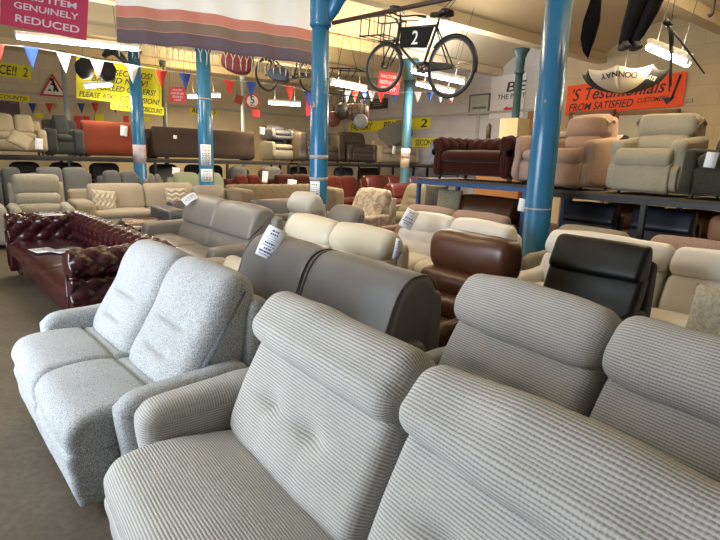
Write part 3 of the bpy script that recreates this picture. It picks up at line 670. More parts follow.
# background rows
BG='grey sofa backs in the row behind the beige sofa'
for px0,px1,v,H,mt,lb in ((-30,27,12.75,1.18,GREYF,'mid grey sofa back at the far left below the cream sofa'),(26,92,12.75,1.20,fabric('pale grey fabric',(.17,.17,.17),scale=90),'pale grey sofa with dark open shelf-like folds below the dark green sofa'),(93,140,12.75,1.14,GREYF,'mid grey sofa below the orange sofa'),(139,163,12.7,1.08,OLIVE,'small charcoal seat left of the sage green sofa')):
    p,w=between(px0,px1,v); sofa('fabric_sofa',lb,'sofa',p,FV,w-.04,.85,H,2,mt,arm=.12,armh=.8,seed=px1,q=.4,group=BG)
p,w=between(164,222,12.6); sofa('fabric_sofa','sage green sofa behind the notice-wrapped blue column','sofa',p,FV,w,.85,1.12,2,GREENF,arm=.14,armh=.75,seed=5,q=.5)
for px0,px1,H,mt,lb in ((222,262,1.08,RUST,'rust velvet armchair right of the sage green sofa'),(263,312,1.10,WINE,'dark wine velvet sofa behind the brown buttoned sofa'),(313,356,1.06,RUST,'rust velvet sofa right behind the silver taped column')):
    p,w=between(px0,px1,12.6); sofa('velvet_sofa',lb,'sofa',p,FV,w-.04,.9,H,2,mt,arm=.2,armh=.8,seed=px0,q=.5)
p,w=between(240,262,13.1)
for px0,px1,v,mt,lb in ((226,247,13.6,GREYF,'grey chair back low under the dark brown sofa, beside the notices'),(257,280,13.6,GREYF,'grey rounded chair back under the navy sofa')):
    p,w=between(px0,px1,v); sofa('chair_back',lb,'armchair',p,FV,w,.8,1.28,1,mt,arm=.1,seed=px0,q=.4,round_top=.2,tight=True)
p,w=between(357,404,11.6); recliner('leather_sofa','dark red leather sofa with rounded back pads left of the cardboard-wrapped column','sofa',p,FV,w,.9,1.16,2,REDL,arm=.12,style='two',seed=7,q=.5)
p,w=between(381,413,10.2); recliner('leather_recliner','glossy red leather armchair in front of the dark red leather sofa','armchair',p,FV,w,.9,1.02,1,REDL,arm=.14,style='two',seed=8,q=.5)
p,w=between(402,424,11.4); recliner('leather_recliner','dark plum leather chair behind the glossy red leather armchair','armchair',p,FV,w,.8,1.14,1,PLUM,arm=.08,style='two',seed=9,q=.5)
p=spotu(426,8.1); recliner('fabric_recliner','olive brown chair with a round back left of the velvet sofa rack','armchair',p,FU,.85,.8,1.08,1,fabric('olive brown fabric',(.15,.13,.085),scale=90),arm=.1,style='high',seed=10,q=.6)
p=spotu(444,6.95); TT=sofa('fabric_sofa','low taupe seat carrying two loose cushions behind the pink sofa','sofa',p,FU,.72,.7,.80,1,OLIVE,arm=.08,armh=.6,tight=True,seed=12,q=.5)
# ------------------------------------------------------------------ racks and what they carry
RB=plain('blue rack steel',(.03,.09,.24),.45); RK=plain('dark rack steel',(.010,.011,.016),.5); PLY=plain('dark shelf board',(.07,.05,.035),.7)
def rack(label,org,rz,W,D,z,mat,group='steel display racks',legs=3):
    o=empty('display_rack',org,rz,label,'rack',group)
    box('shelf_board',(-W/2,-D,z-.035,W/2,0,z-.003),PLY,o)
    for y in (-D,-.04): box('beam',(-W/2,y,z-.10,W/2,y+.04,z-.036),mat,o)
    for i in range(legs):
        x=-W/2+.03+(W-.06)*i/(legs-1)
        for y in (-D+.02,-.02): box('upright',(x-.03,y-.03,0,x+.03,y+.03,z-.10),mat,o)
        box('cross_bar',(x-.02,-D+.05,.12,x+.02,-.05,.17),mat,o)
    return o
RZ=1.31
rack('blue steel rack under the wine velvet buttoned sofa',UV(7.2,5.35),FU,2.15,1.02,RZ,RB,legs=2)
rack('dark steel rack on the right under the two upright recliner chairs',UV(7.2,2.72),FU,3.05,1.02,RZ-.03,RK,legs=3)
RL=1.43
rack('long dark steel rack across the far left, carrying cream, dark green, orange and brown sofas',UV(4.0,14.55),FV,7.6,1.1,RL,RK,legs=5)
rack('long dark steel rack in the far middle, carrying dark brown recliners and blue grey sofa',UV(10.15,14.2),FV,4.6,1.1,RL,RK,legs=4)
V_=chesterfield('velvet_sofa','dark wine velvet buttoned sofa on the blue rack left of the thick blue column',UV(7.12,5.40,RZ),FU,1.62,.88,.65,WINE,n=1,res=.6)
sofa('velvet_armchair','dusty pink armchair on the blue rack, mostly hidden by the thick blue column','armchair',UV(7.1,4.37,RZ),FU,.40,.88,.74,1,PINK,arm=.10,armh=.66,tight=True,seed=44)
RPK=fabric('rose beige fabric',(.44,.29,.22),scale=170,bs=.2)
wingchair('recliner_chair','rose beige upright recliner chair on the rack right of the thick blue column','armchair',UV(7.10,3.84,RZ-.03),FU,RPK,W=.76,H=.97,seed=3)
wingchair('recliner_chair','stone grey upright recliner chair on the rack under the right tube light','armchair',UV(7.10,2.84,RZ-.03),FU,STN,W=.84,H=.93,seed=4)
OLV=fabric('pale olive fabric',(.26,.24,.16),scale=70,bs=.2)
wingchair('recliner_chair','olive beige recliner chair behind the stone grey recliner','armchair',UV(8.65,3.50,RZ-.03),FU,OLV,W=.9,H=1.02,seed=5,q=.6)
rack('dark rack behind, carrying the olive beige recliner and the hide-covered chair',UV(8.8,3.8),FU,2.8,1.0,RZ-.03,RK,legs=2)
m,nt,ns,ln,b=newmat('black and white hide'); tc=N(ns,'ShaderNodeTexCoord'); vo=N(ns,'ShaderNodeTexNoise',Scale=4.0,Detail=1.0); ln.new(tc.outputs['Object'],vo.inputs['Vector'])
ln.new(ramp(ns,ln,vo.outputs[0],[(.50,(.015,.013,.012)),(.53,(.45,.40,.34))]),b.inputs['Base Color']); b.inputs['Roughness'].default_value=.9; HIDE=m
sofa('hide_armchair','black and white hide-covered chair between the two upright recliner chairs','armchair',UV(8.6,4.45,RZ-.03),FU,.72,.75,.80,1,HIDE,arm=.1,armh=.7,tight=True,seed=14,q=.6,group=None)
sofa('fabric_sofa','dark olive seat with a scatter cushion at the right end of the rack','armchair',UV(7.05,1.96,RZ-.03),FU,.80,.95,.78,1,fabric('dark olive fabric',(.055,.052,.038),scale=80),arm=.12,armh=.52,seed=15,q=.7,mat2=None)
# below the right rack
BC='black leather chairs under the right rack'
for v,lb in ((3.66,'black leather high-back chair under the rose beige recliner'),(2.74,'black leather high-back chair under the stone grey recliner')):
    recliner('leather_recliner',lb,'armchair',UV(7.02,v),FU,.78,.74,1.10,1,leather('dark blue black leather',(.012,.014,.022),.4),arm=.06,style='slab',seed=16,q=.6,hr_over=.04,shellw=.74,group=BC)
recliner('leather_recliner','tan leather chair with banded back under the right end of the rack','armchair',UV(6.98,1.90),FU,.76,.74,1.08,1,TAN,arm=.06,style='bands',seed=17,q=.6,hr_over=.04)
recliner('leather_sofa','brown leather sofa deep under the rack between the black chairs','sofa',UV(8.4,3.3),FU,1.9,.8,1.05,2,BROWN,arm=.14,style='two',seed=18,q=.4)
p=spotu(498,6.98); recliner('leather_sofa','brown leather sofa with paper ticket under the blue rack, beside the thick blue column','sofa',p,FU,1.35,.8,1.08,1,BROWN,arm=.16,style='two',seed=19,q=.6)
# on the long rack
def onrack(px0,px1,v=14.45): return between(px0,px1,v)
p,w=onrack(-12,45,14.35); p.z=RL; sofa('fabric_sofa','cream sofa with a throw cushion on the far left rack','sofa',p,FV,w,.85,.86,2,fabric('cream fabric',(.50,.42,.28),scale=80),arm=.18,armh=.56,seed=20,q=.5,leg=.10)
p,w=onrack(44,80,14.4); p.z=RL; sofa('fabric_sofa','dark green grey sofa on the rack between the cream and orange sofas','sofa',p,FV,w,.85,.92,1,DGREEN,arm=.22,armh=.60,seed=21,q=.5)
p,w=onrack(82,150,13.60); p.z=RL; sofa('fabric_sofa','orange red sofa turned with its back to the aisle on the far left rack','sofa',p,FV+PI,w-.05,.9,.82,2,ORANGE,arm=.26,armh=.62,seed=22,q=.5,tight=True)
p,w=onrack(154,256,13.62); p.z=RL; sofa('fabric_sofa','long dark brown sofa turned with its flat back to the aisle on the rack','sofa',p,FV+PI,w,.9,.78,2,DBF,arm=.2,armh=.72,seed=24,q=.5,tight=True,round_top=.02)
p,w=onrack(259,283,14.4); p.z=RL; T1=sofa('fabric_armchair','greenish brown tub chair beside the dark brown sofa on the rack','armchair',p,FV,w,.85,.62,1,OLIVE,arm=.12,armh=.55,seed=25,q=.5)
p=p.copy(); p.z=RL+.60; sofa('leather_armchair','navy leather seat stacked on the greenish brown tub chair, with a ticket','armchair',p,FV,w*.95,.8,.42,1,NAVY,arm=.14,armh=.32,seed=26,q=.5,seat_h=.25,leg=.02)
p,w=onrack(284,329,14.1); p.z=RL; recliner('leather_recliner','dark brown leather sofa with square arm on the rack, left behind the taped column','sofa',p,FV,w,.9,.96,2,DBROWN,arm=.28,armh=.86,style='two',seed=27,q=.6)
p,w=onrack(331,361,14.1); p.z=RL; recliner('leather_recliner','dark brown leather sofa on the rack, right of the taped column','sofa',p,FV,w,.9,.98,1,DBROWN,arm=.2,armh=.6,style='two',seed=28,q=.6)
p,w=onrack(363,402,13.9); p.z=RL; sofa('fabric_sofa','beige sofa on the rack carrying a tipped dark seat block','sofa',p,FV,w,.85,.74,1,fabric('sand fabric',(.38,.31,.20),scale=80),arm=.12,armh=.58,seed=29,q=.5)
BS=p.copy()
rack('dark steel rack against the far right wall under the blue grey sofa',UV(12.85,11.75),FU,2.3,1.0,1.46,RK,legs=2); p,w=UV(12.7,11.75,1.46),2.0; sofa('fabric_sofa','blue grey two-seat sofa on the rack right of the cardboard-wrapped column','sofa',p,FV,w,.9,.78,2,LILACF,arm=.12,armh=.5,seed=30,q=.5)
bm=bmesh.new(); boxm(bm,-.50,-.30,-.27,.50,.30,.27,bev=.03); bb=build('seat_block',bm,OLIVE,smooth=False); bb.location=BS+UV(.12,-.42,1.02); bb.rotation_euler=(0,math.radians(-24),FV); tag(bb,'tipped dark olive seat block leaning on the beige sofa, left of the teal column','seat block')
# scatter cushions
def cable(x,z): return .012*abs(math.sin(z*26+.6*math.sin(x*30)))
KNIT=fabric('cream cable knit',(.56,.50,.40),scale=60,bs=.3)
for px,py,d,lb,r in ((104,201,10.0,'cream cable-knit cushion at the left end of the beige sofa',.25),(177,198,10.85,'cream cable-knit cushion at the right end of the beige sofa',0)):
    p=atd(px,py,d); cushion('knitted_cushion',lb,p,(-.25,.12 if r else 0,FV+r),.46,.42,.14,KNIT,group='knitted cushions',disp=(lambda x,z: .034*abs(math.sin(x*34+.7*math.sin(z*40)))) if r else (lambda x,z: .034*abs(math.sin(z*34+.7*math.sin(x*40)))))
p=atd(20,140,11.0); cushion('throw_cushion','plain cream cushion lying on the cream sofa on the far rack',p,(-.5,.5,FV),.42,.34,.12,fabric('cream fabric',(.5,.42,.28)))
p=spotu(436,6.72); p.z=.97; cushion('scatter_cushion','dark taupe cushion behind the striped grey cushion',p,(-.1,.03,FU+.5),.42,.42,.14,OLIVE)
p=spotu(450,6.50); p.z=.93; cushion('scatter_cushion','pale grey striped cushion standing behind the pink sofa',p,(-.1,.05,FU+.5),.42,.42,.13,fabric('striped grey fabric',(.40,.36,.27),scale=40))
p=atd(712,160,5.0); 
cushion('scatter_cushion','mottled green cushion on the dark olive seat at the right edge',UV(6.80,1.90,RZ+.66),(-.3,0,FU),.40,.40,.14,fabric('mottled green fabric',(.20,.18,.11),(.08,.075,.05),scale=18))
BG2=fabric('oatmeal chenille',(.46,.41,.31),(.30,.26,.19),scale=45,bs=.3)
fs=sofa('fabric_sofa','oatmeal fabric sofa at the right edge, in front of the white leather sofa','sofa',UV(3.60,.42),FU,1.35,.85,.80,1,BG2,arm=.14,armh=.6,seed=33,q=.8,tight=True)
p=UV(3.20,.88,.74); cushion('scatter_cushion','oatmeal cushion leaning upright at the right edge',p,(-.2,.0,FU-.2),.46,.46,.16,BG2,group='oatmeal cushions')
p=UV(3.02,.64,.74); cushion('scatter_cushion','front oatmeal cushion overlapping the other at the right edge',p,(-.25,.25,FU-.1),.5,.46,.18,BG2,group='oatmeal cushions')

# dark seats stored beneath the long racks
for px0,px1,mt,lb in ((6,42,DBROWN,'dark brown seat stored under the cream sofa'),(46,84,DBF,'dark brown fabric seat stored under the dark green chair'),(86,120,DBROWN,'dark brown leather seat stored under the orange sofa'),(146,178,NAVY,'dark slate seat stored under the left end of the dark brown sofa'),(181,222,DBF,'dark brown seat stored behind the notice-wrapped column'),(286,306,DBROWN,'dark brown seat stored left of the silver taped column'),(331,352,NAVY,'dark slate seat stored right of the silver taped column'),(355,378,DBF,'dark brown seat stored under the beige rack sofa')):
    p,w=between(px0,px1,14.35 if px0<250 else 14.0); sofa('stored_seat',lb,'sofa',p,FV,w-.05,.75,1.28,1,mt,arm=.14,armh=.9,seed=px0,q=.4,group='dark seats stored under the long racks',tight=True,round_top=.15)
# ------------------------------------------------------------------ price tickets
def tick(px,py,d,w,h,rot,label,**k): return price_tag('price_ticket',atd(px,py,d),rot,w,h,label,**k)
tick(271,243,3.80,.15,.24,(-.35,.35,-.25),'large price ticket on the left corner of the charcoal grey sofa')
tick(409,219,5.95,.15,.24,(-.5,.42,-.2),'tilted price ticket on the head roll of the left white leather sofa')
tick(397,249,4.15,.05,.17,(0,.15,FU+1.0),'swing ticket hanging from the right end of the cream leather sofa')
tick(190,199,7.0,.14,.20,(-.9,.5,FU+.2),'price ticket on the left back pad of the warm grey leather sofa')
tick(31,188,9.25,.22,.30,(-.1,-.05,FV),'square price ticket on the stone beige armchair')
# papers lying flat
def flat(px,py,z,w,h,rz,label):
    p=atz(px,py,z); return price_tag('leaflet',p,(-PI/2,0,rz),w,h,label,cur=.0,group='leaflets lying on the oxblood sofa')
flat(43,250,.485,.30,.21,-.7,'white leaflet lying on the oxblood sofa seat, left one')
flat(62,251,.485,.22,.18,-.5,'printed leaflet lying on the oxblood sofa seat, right one')
flat(51,214,.80,.30,.22,-.6,'white leaflet on the far rolled arm of the oxblood sofa')
SMALL='small white tickets on the far sofas'
for px,py,d,w,h,lb in ((124,131,12.66,.15,.24,'small ticket over the back of the orange sofa'),(175,137,13.46,.09,.09,'round white ticket on the back of the dark brown sofa'),(262,131,14.9,.16,.18,'ticket on the stacked navy leather seat'),(265,177,13.4,.16,.28,'upright ticket on the dark wine velvet sofa behind the brown buttoned sofa'),(292,183,11.2,.22,.14,'ticket on the top of the brown buttoned sofa'),(394,150,17.0,.14,.25,'white ticket on the arm of the beige sofa on the rack'),(522,205,6.5,.09,.16,'small ticket on the brown leather sofa under the blue rack'),(711,160,5.25,.10,.15,'white paper on the dark seat at the right edge'),(39,144,10.9,.14,.22,'white paper on the arm of the cream sofa on the rack'),(176,171,12.4,.18,.16,'white card beside the sage green sofa')):
    price_tag('small_ticket',atd(px,py,d),(0,.1,FV if px<420 else FU+.3),w,h,lb,ink=False,group=SMALL,cur=.004)
# ------------------------------------------------------------------ signs
YEL=plain('fluorescent yellow card',(.80,.74,.03),.8,var=.03); REDC=plain('red sign board',(.62,.035,.05),.6,var=.05); CRIM=plain('crimson banner',(.33,.012,.055),.7,var=.05); ORG=plain('fluorescent orange banner',(.95,.10,.02),.75,var=.03); WHT=plain('white lettering',(.8,.8,.78),.6,var=0); PALE=plain('faded pale lettering',(.50,.42,.46),.6,var=0); INK=plain('black lettering',(.02,.02,.02),.6,var=0)
def plane_hit(px,py,P,n):
    d=ray(px,py); o=Vector((0,0,CH)); return o+d*((P-o).dot(n)/d.dot(n))
def sign(name,label,cat,x0,y0,x1,y1,P,rz,mat,lines=(),t=.01,group=None,tilt=0,off=.0,hang=False):
    """flat board covering pixels x0..x1,y0..y1 in the upright plane through P with heading rz; lines: (text,fraction x,fraction y,height m,colour,shear,xscale)"""
    n=Vector((math.sin(rz),-math.cos(rz),0)); P=P+n*off
    cx,cy=(x0+x1)/2,(y0+y1)/2
    c=plane_hit(cx,cy,P,n); l=plane_hit(x0,cy,P,n); r=plane_hit(x1,cy,P,n); w=(r-l).length
    h=plane_hit(cx,y0,P,n).z-plane_hit(cx,y1,P,n).z
    o=empty(name,c,rz,label,cat,group); o.rotation_euler=(0,tilt,rz)
    box('panel',(-w/2,-t/2,-h/2,w/2,t/2,h/2),mat,o,bev=.002)
    if hang: cords(o,[(-w*.42,0,h/2),(w*.42,0,h/2)])
    for s,fx,fy,hh,m_,sh,sx in lines:
        tt=text('lettering',s,hh*h*1.35,m_,o,((fx-.5)*w,-t/2-.003,(.5-fy)*h-hh*h*.47),shear=sh)
        wd=tt.dimensions.x
        if wd>1e-4: tt.scale=(min(3,sx*w/wd),1,1)
    return o,w,h
def onwall(which,px,py): 
    return plane_hit(px,py,UV(0,V1-.03) if which=='b' else UV(U1-.03,0),vv*-1 if which=='b' else uu*-1)
# crimson hanging banner
sign('hanging_banner','crimson banner with white capitals hanging above the long tube at top left','banner',2,-26,88,33,atd(45,10,7.6),math.radians(12),CRIM,[('THIS ITEM',.52,.44,.11,PALE,0,.70),('GENUINELY',.52,.62,.115,PALE,0,.74),('REDUCED',.54,.84,.13,PALE,0,.74)],tilt=math.radians(7),hang=True)
yl=[('FACTORY',.22,.13,.14,INK,.25,.34),('SECONDS!',.66,.27,.15,INK,.25,.44),('BRAND NEW!',.50,.46,.15,INK,.25,.66),('CANCELLED ORDERS!',.5,.66,.14,INK,.25,.84),('PLEASE ASK!  CONFUSION!',.5,.88,.14,INK,.2,.94)]
sign('yellow_sign','large yellow sign with black hand lettering behind the blue column at upper left','sign',77,62,162,103,atd(118,85,13.0),math.radians(8),YEL,yl,tilt=math.radians(4),hang=True)
sign('yellow_sign','narrow yellow strip hanging directly below the large yellow sign','sign',111,104,164,112.5,atd(137,108,12.95),math.radians(8),YEL,[('PLEASE ASK FOR DISCOUNT',.5,.5,.6,INK,.25,.94)],tilt=math.radians(5),hang=True)
P=onwall('b',15,75)
sign('yellow_sign','yellow strip ending in a black 2 on the far left wall','sign',-30,62,31,76,P,FV,YEL,[('PRICE!!  2',.58,.5,.7,INK,.2,.72)],tilt=math.radians(2))
sign('yellow_sign','low yellow strip under the far left ledge','sign',-25,93,30,99.5,P,FV,YEL,[('DISCOUNTS!',.6,.5,.6,INK,.2,.7)],tilt=math.radians(2))
# triangular roadworks sign
n=vv*-1; P=onwall('b',53,85); c=P; tr=empty('roadworks_sign',P-vv*.02,FV,'red-bordered triangular roadworks sign on the far left wall','road sign')
w=(plane_hit(68,85,P,n)-plane_hit(40,85,P,n)).length/2; h=plane_hit(53,72,P,n).z-plane_hit(53,95,P,n).z
def prism(name,pts,y0,y1,mat,parent):
    bm=bmesh.new(); a=[bm.verts.new((x,y0,z)) for x,z in pts]; b_=[bm.verts.new((x,y1,z)) for x,z in pts]
    bm.faces.new(a); bm.faces.new(b_[::-1])
    for i in range(len(pts)): j=(i+1)%len(pts); bm.faces.new((a[i],b_[i],b_[j],a[j]))
    bmesh.ops.recalc_face_normals(bm,faces=bm.faces); return build(name,bm,mat,parent,smooth=False)
T=[(-w,-h/2),(w,-h/2),(0,h/2)]; prism('border',T,-.01,.01,REDC,tr); prism('panel',[(x*.76,z*.76-h*.04) for x,z in T],-.016,-.010,WHT,tr)
prism('pictogram',[(-.05*w*3,-.28*h),(-.42*w,-.28*h),(-.28*w,-.14*h)],-.021,-.017,INK,tr); 
bm=bmesh.new(); tubem(bm,[(.0,-.02,.16*h),(.12*w,-.02,-.05*h),(.30*w,-.02,-.28*h)],.035,6); tubem(bm,[(.12*w,-.02,-.05*h),(.02*w,-.02,-.28*h)],.03,6); tubem(bm,[(.0,-.02,.10*h),(-.18*w,-.02,.02*h),(.22*w,-.02,-.02*h)],.025,6); bmesh.ops.create_uvsphere(bm,u_segments=8,v_segments=6,radius=.05,matrix=Matrix.Translation((-.05*w,-.02,.22*h)))
build('pictogram',bm,INK,tr)
# red notices
RN='small red notices hung from the ceiling'
sign('red_notice','red notice with white small print right of the large yellow sign','notice',169,87,186,102.5,atd(177,95,13.4),math.radians(10),REDC,[('YOUR NEW',.5,.2,.14,WHT,0,.6),('FURNITURE',.5,.42,.14,WHT,0,.75),('STARTS',.5,.64,.14,WHT,0,.6),('HERE',.5,.84,.12,WHT,0,.4)],group=RN,hang=True)
sign('red_notice','small brown-red plaque on the thin post left of the speed limit sign','notice',235,95,243,104,atd(238,100,14.4),math.radians(30),plain('brown red board',(.30,.05,.03),.6),[],tilt=.3,hang=True)
sign('red_notice','red notice just below the speed limit sign','notice',252,110,260,117,atd(256,113,14.6),FV,REDC,[],hang=True)
sign('red_notice','tall red notice left of the silver taped blue column','notice',306,96,316,116,atd(311,105,14.0),FV,REDC,[],hang=True)
sign('red_notice','red notice with white writing seen behind the front bicycle wheel','notice',378,72,400,94,atd(389,83,12.0),math.radians(-5),REDC,[('FACTORY',.5,.22,.15,WHT,0,.8),('REDUCED',.5,.48,.17,WHT,0,.85),('TODAY',.5,.76,.17,WHT,0,.7)],tilt=math.radians(6),hang=True)
for k,(x0,y0,x1,y1,mt) in enumerate(((75,116,82,129,REDC),(84,116,90,129,REDC),(95,114,104,122,YEL),(124,116,129,125,REDC),(143,117,150,122,YEL),(190,107,217,115,YEL),(35,113,43,118,YEL))):
    lb=['red poster low on the far left wall, left of a pair','red poster low on the far left wall, right of a pair','small yellow poster behind the orange sofa','red poster just left of the wrapped blue column','small yellow poster just right of the wrapped blue column','yellow strip behind the notice-wrapped blue column','small yellow poster above the dark green sofa'][k]
    sign('wall_poster',lb,'poster',x0,y0,x1,y1,onwall('b',(x0+x1)/2,(y0+y1)/2),FV,mt,[('ADVERTS',.5,.5,.6,INK,.2,.9)] if k==5 else [])
# round speed sign
p=atd(252.5,101,14.3); o=empty('speed_limit_sign',p,math.radians(12),'round white speed limit sign with red ring and a 5','road sign'); r=.185
bm=bmesh.new(); bmesh.ops.create_cone(bm,cap_ends=True,segments=32,radius1=r,radius2=r,depth=.02,matrix=Matrix.Rotation(PI/2,4,'X')); build('disc',bm,WHT,o,smooth=False)
tube('ring',[(r*.92*math.cos(a),-.012,r*.92*math.sin(a)) for a in [2*PI*i/32 for i in range(32)]],.022,REDC,o,8,closed=True)
text('numeral','5',.26,INK,o,(0,-.02,-.06)); text('lettering','MPH',.06,INK,o,(0,-.02,-.13))
# strips and posters of the far right wall
sign('yellow_sign','yellow strip with black FACTORY and PRICE lettering on the far wall','sign',346,120,426,130.5,onwall('r',385,125),FU,YEL,[('FACTORY',.17,.5,.75,INK,.3,.30),('PRICE',.58,.5,.7,INK,.1,.22),('2',.93,.5,.75,INK,.1,.07)],tilt=-.01)
sign('yellow_sign','short yellow SECONDS strip behind the blue grey sofa','sign',412,138,441,147,onwall('r',426,143),FU,YEL,[('SECONDS',.5,.5,.7,INK,.1,.8)])
o,w,h=sign('white_banner','white banner with large black BE lettering and a red arrow, right of the framed picture','banner',490,75,524,118,onwall('r',505,97),FU,plain('white banner',(.72,.71,.72),.7,var=.03),[('BE',.72,.28,.24,INK,.1,.55),('THE PART',.62,.50,.12,INK,.05,.80)])
prism('arrow',[(-.10*w+.02,-.29*h),(.04*w,-.22*h),(.04*w,-.26*h),(.40*w,-.26*h),(.40*w,-.32*h),(.04*w,-.32*h),(.04*w,-.36*h)],-.012,-.006,REDC,o)
o,w,h=sign('framed_picture','grey framed picture on the white far wall right of the bicycle','picture',469,94,490,115,onwall('r',480,104),FU,plain('grey frame',(.12,.12,.13),.5),[],t=.04)
box('print',(-w*.42,-.026,-h*.42,w*.42,-.021,h*.42),plain('pale green print',(.42,.46,.40),.6,var=.25,scale=5),o); box('print_detail',(-w*.30,-.030,-h*.22,w*.36,-.027,-h*.10),plain('dark print ink',(.16,.18,.16),.6,var=.4,scale=9),o)
o,w,h=sign('wall_heater','dark grille box on the far wall under the front bicycle wheel','heater',371,99,387,109,onwall('r',379,104),FU,plain('dark box',(.06,.055,.05),.5),[],t=.12)
for k in range(3): box('grille_bar',(-w*.3,-.075,h*(.22-.2*k),w*.3,-.06,h*(.30-.2*k)),plain('pale bar',(.4,.4,.38),.5),o)
o,w,h=sign('orange_banner','fluorescent orange banner about testimonials from satisfied customers, on the right wall','banner',563,79.5,678,111,onwall('r',620,95),FU,ORG,[("'S Testimonials",.44,.34,.42,INK,.3,.80),('FROM SATISFIED',.32,.76,.26,INK,.25,.58),('CUSTOMERS',.76,.72,.15,INK,.3,.24)],tilt=math.radians(-1.5),off=.05)
bm=bmesh.new(); tubem(bm,[(.46*w,-.02,.42*h),(.41*w,-.02,-.30*h)],.022,6); build('arrow',bm,INK,o); prism('arrow',[(.345*w,-.22*h),(.44*w,-.20*h),(.38*w,-.42*h)],-.02,-.008,INK,o)
# wooden framed boards under the banner
WOOD=plain('varnished wood',(.26,.11,.035),.5,var=.2)
for x0,x1,lb in ((572,616,'wooden framed pale board under the orange banner, behind the rose beige recliner'),(618,681,'wooden framed pale board under the orange banner, behind the stone grey recliner')):
    P=onwall('r',(x0+x1)/2,120); n=uu*-1; a=plane_hit(x0,118,P,n); c=plane_hit(x1,118,P,n); w=(c-a).length; zt=plane_hit((x0+x1)/2,113,P,n).z
    o=empty('framed_board',Vector(((a.x+c.x)/2,(a.y+c.y)/2,0))-uu*.10,FU,lb,'framed board'); 
    box('panel',(-w/2,-.01,1.0,w/2,.01,zt),plain('pale board',(.58,.52,.38),.7),o)
    bm=bmesh.new()
    for x in (-w/2,w/2-.08): boxm(bm,x,-.04,0,x+.08,.03,zt+.04)
    boxm(bm,-w/2,-.04,zt-.04,w/2,.03,zt+.05); build('frame',bm,WOOD,o,smooth=False)
P=onwall('r',533,130); o=empty('timber_post',Vector((P.x,P.y,0))-uu*.08,FU,'brown timber post against the far wall left of the thick blue column','post'); box('post',(-.12,-.06,0,.12,.06,3.0),WOOD,o)
p=atd(514,130,11.5); o=box('storage_box',(-.23,-.2,-.23,.23,.2,.23),plain('cream box card',(.55,.46,.28),.8),loc=p,rz=FU); tag(o,'cream box at the foot of the slim teal column behind the velvet sofa','box'); 
p0=atd(514,141,11.5); o=empty('wooden_cabinet',Vector((p0.x,p0.y,0)),FU,'brown wooden cabinet behind the velvet sofa carrying the cream box','cabinet'); box('body',(-.75,-.25,0,.40,.25,p.z-.235),WOOD,o); box('top',(-.78,-.28,p.z-.262,.43,.28,p.z-.236),DARKWOOD,o)
tube('bedstead_post',[(-.70,0,p.z-.235),(-.70,0,p.z+.10),(-.70,0,p.z+.16)],[.05,.06,.02],DARKWOOD,o)
# ------------------------------------------------------------------ bunting
PEN={'r':plain('red pennant',(.62,.05,.03),.7),'b':plain('blue pennant',(.02,.06,.30),.7),'w':plain('white pennant',(.70,.72,.74),.7),'p':plain('pink pennant',(.62,.30,.33),.7)}
def bunting(label,pts,pens,size):
    """pts: 3D points of the string; pens: (px, fraction along, colour)"""
    o=empty('bunting',pts[0],0,label,'bunting','strings of triangular pennants'); P0=Vector(pts[0]); q=[Vector(p)-P0 for p in pts]
    tube('string',q,.004,WHT,o,6)
    tot=[0]; 
    for i in range(len(q)-1): tot.append(tot[-1]+(q[i+1]-q[i]).length)
    for f,cn,s in pens:
        L=f*tot[-1]; i=max(j for j in range(len(q)-1) if tot[j]<=L); t=(L-tot[i])/(tot[i+1]-tot[i]); c=q[i].lerp(q[i+1],t); d=(q[i+1]-q[i]).normalized()
        bm=bmesh.new(); w=size*s; yv=Vector((d.y,-d.x,0))*.001
        n=8; rows=[]
        for k in range(n+1):
            hw=w/2*(1-k/n)+.002; z=-w*1.45*k/n; bend=Vector((d.y,-d.x,0)).normalized()*(.05*w*math.sin(k/n*4+f*20)) if n else 0
            rows.append((bm.verts.new(c-d*hw+Vector((0,0,z))+bend),bm.verts.new(c+d*hw+Vector((0,0,z))+bend)))
        for k in range(n): bm.faces.new((rows[k][0],rows[k][1],rows[k+1][1],rows[k+1][0]))
        pn=build('pennant',bm,PEN[cn],o); md=pn.modifiers.new('t','SOLIDIFY'); md.thickness=.003
    return o
def strung(label,data,d0,d1,size,ends):
    (xa,ya),(xb,yb)=ends; xs=[xa]+[x for x,y,c in data]+[xb]; ys=[ya]+[y for x,y,c in data]+[yb]
    pts=[atd(x,y,d0+(d1-d0)*(x-xa)/(xb-xa)) for x,y in zip(xs,ys)]
    tot=[0]
    for i in range(len(pts)-1): tot.append(tot[-1]+(pts[i+1]-pts[i]).length)
    return bunting(label,pts,[(min(.999,tot[i+1]/tot[-1]),data[i][2],1) for i in range(len(data))],size)
strung('nearest string of large pennants running below the long tube and behind the blanket',[(-4,44,'r'),(31,47,'b'),(64,53,'w'),(97,60,'p'),(132,65,'w'),(161,70,'r'),(185,73,'b'),(229,80,'r'),(251,82,'b'),(290,86,'r'),(309,92,'b')],8.8,13,.24,((-20,42),(330,95)))
strung('far string of small red and blue pennants low on the far left wall',[(32,103,'b'),(49,103,'r'),(81,103,'b'),(95,103,'r'),(115,103,'b')],15.0,16.2,.20,((10,103),(130,102)))
strung('string of pennants crossing behind the bicycle wheels',[(347,91,'w'),(355,91,'r'),(365,90,'b'),(372,91,'w'),(381,92,'r'),(395,92,'b'),(418,92,'w'),(430,92,'b'),(441,92,'w'),(452,93,'r')],12.5,13.2,.17,((336,90),(470,95)))

sign('wall_poster','dark poster with red patch on the far left wall above the cream sofa','poster',-4,101,20,119,onwall('b',10,110),FV,plain('dark poster print',(.07,.03,.035),.5,var=.9,scale=3),[])
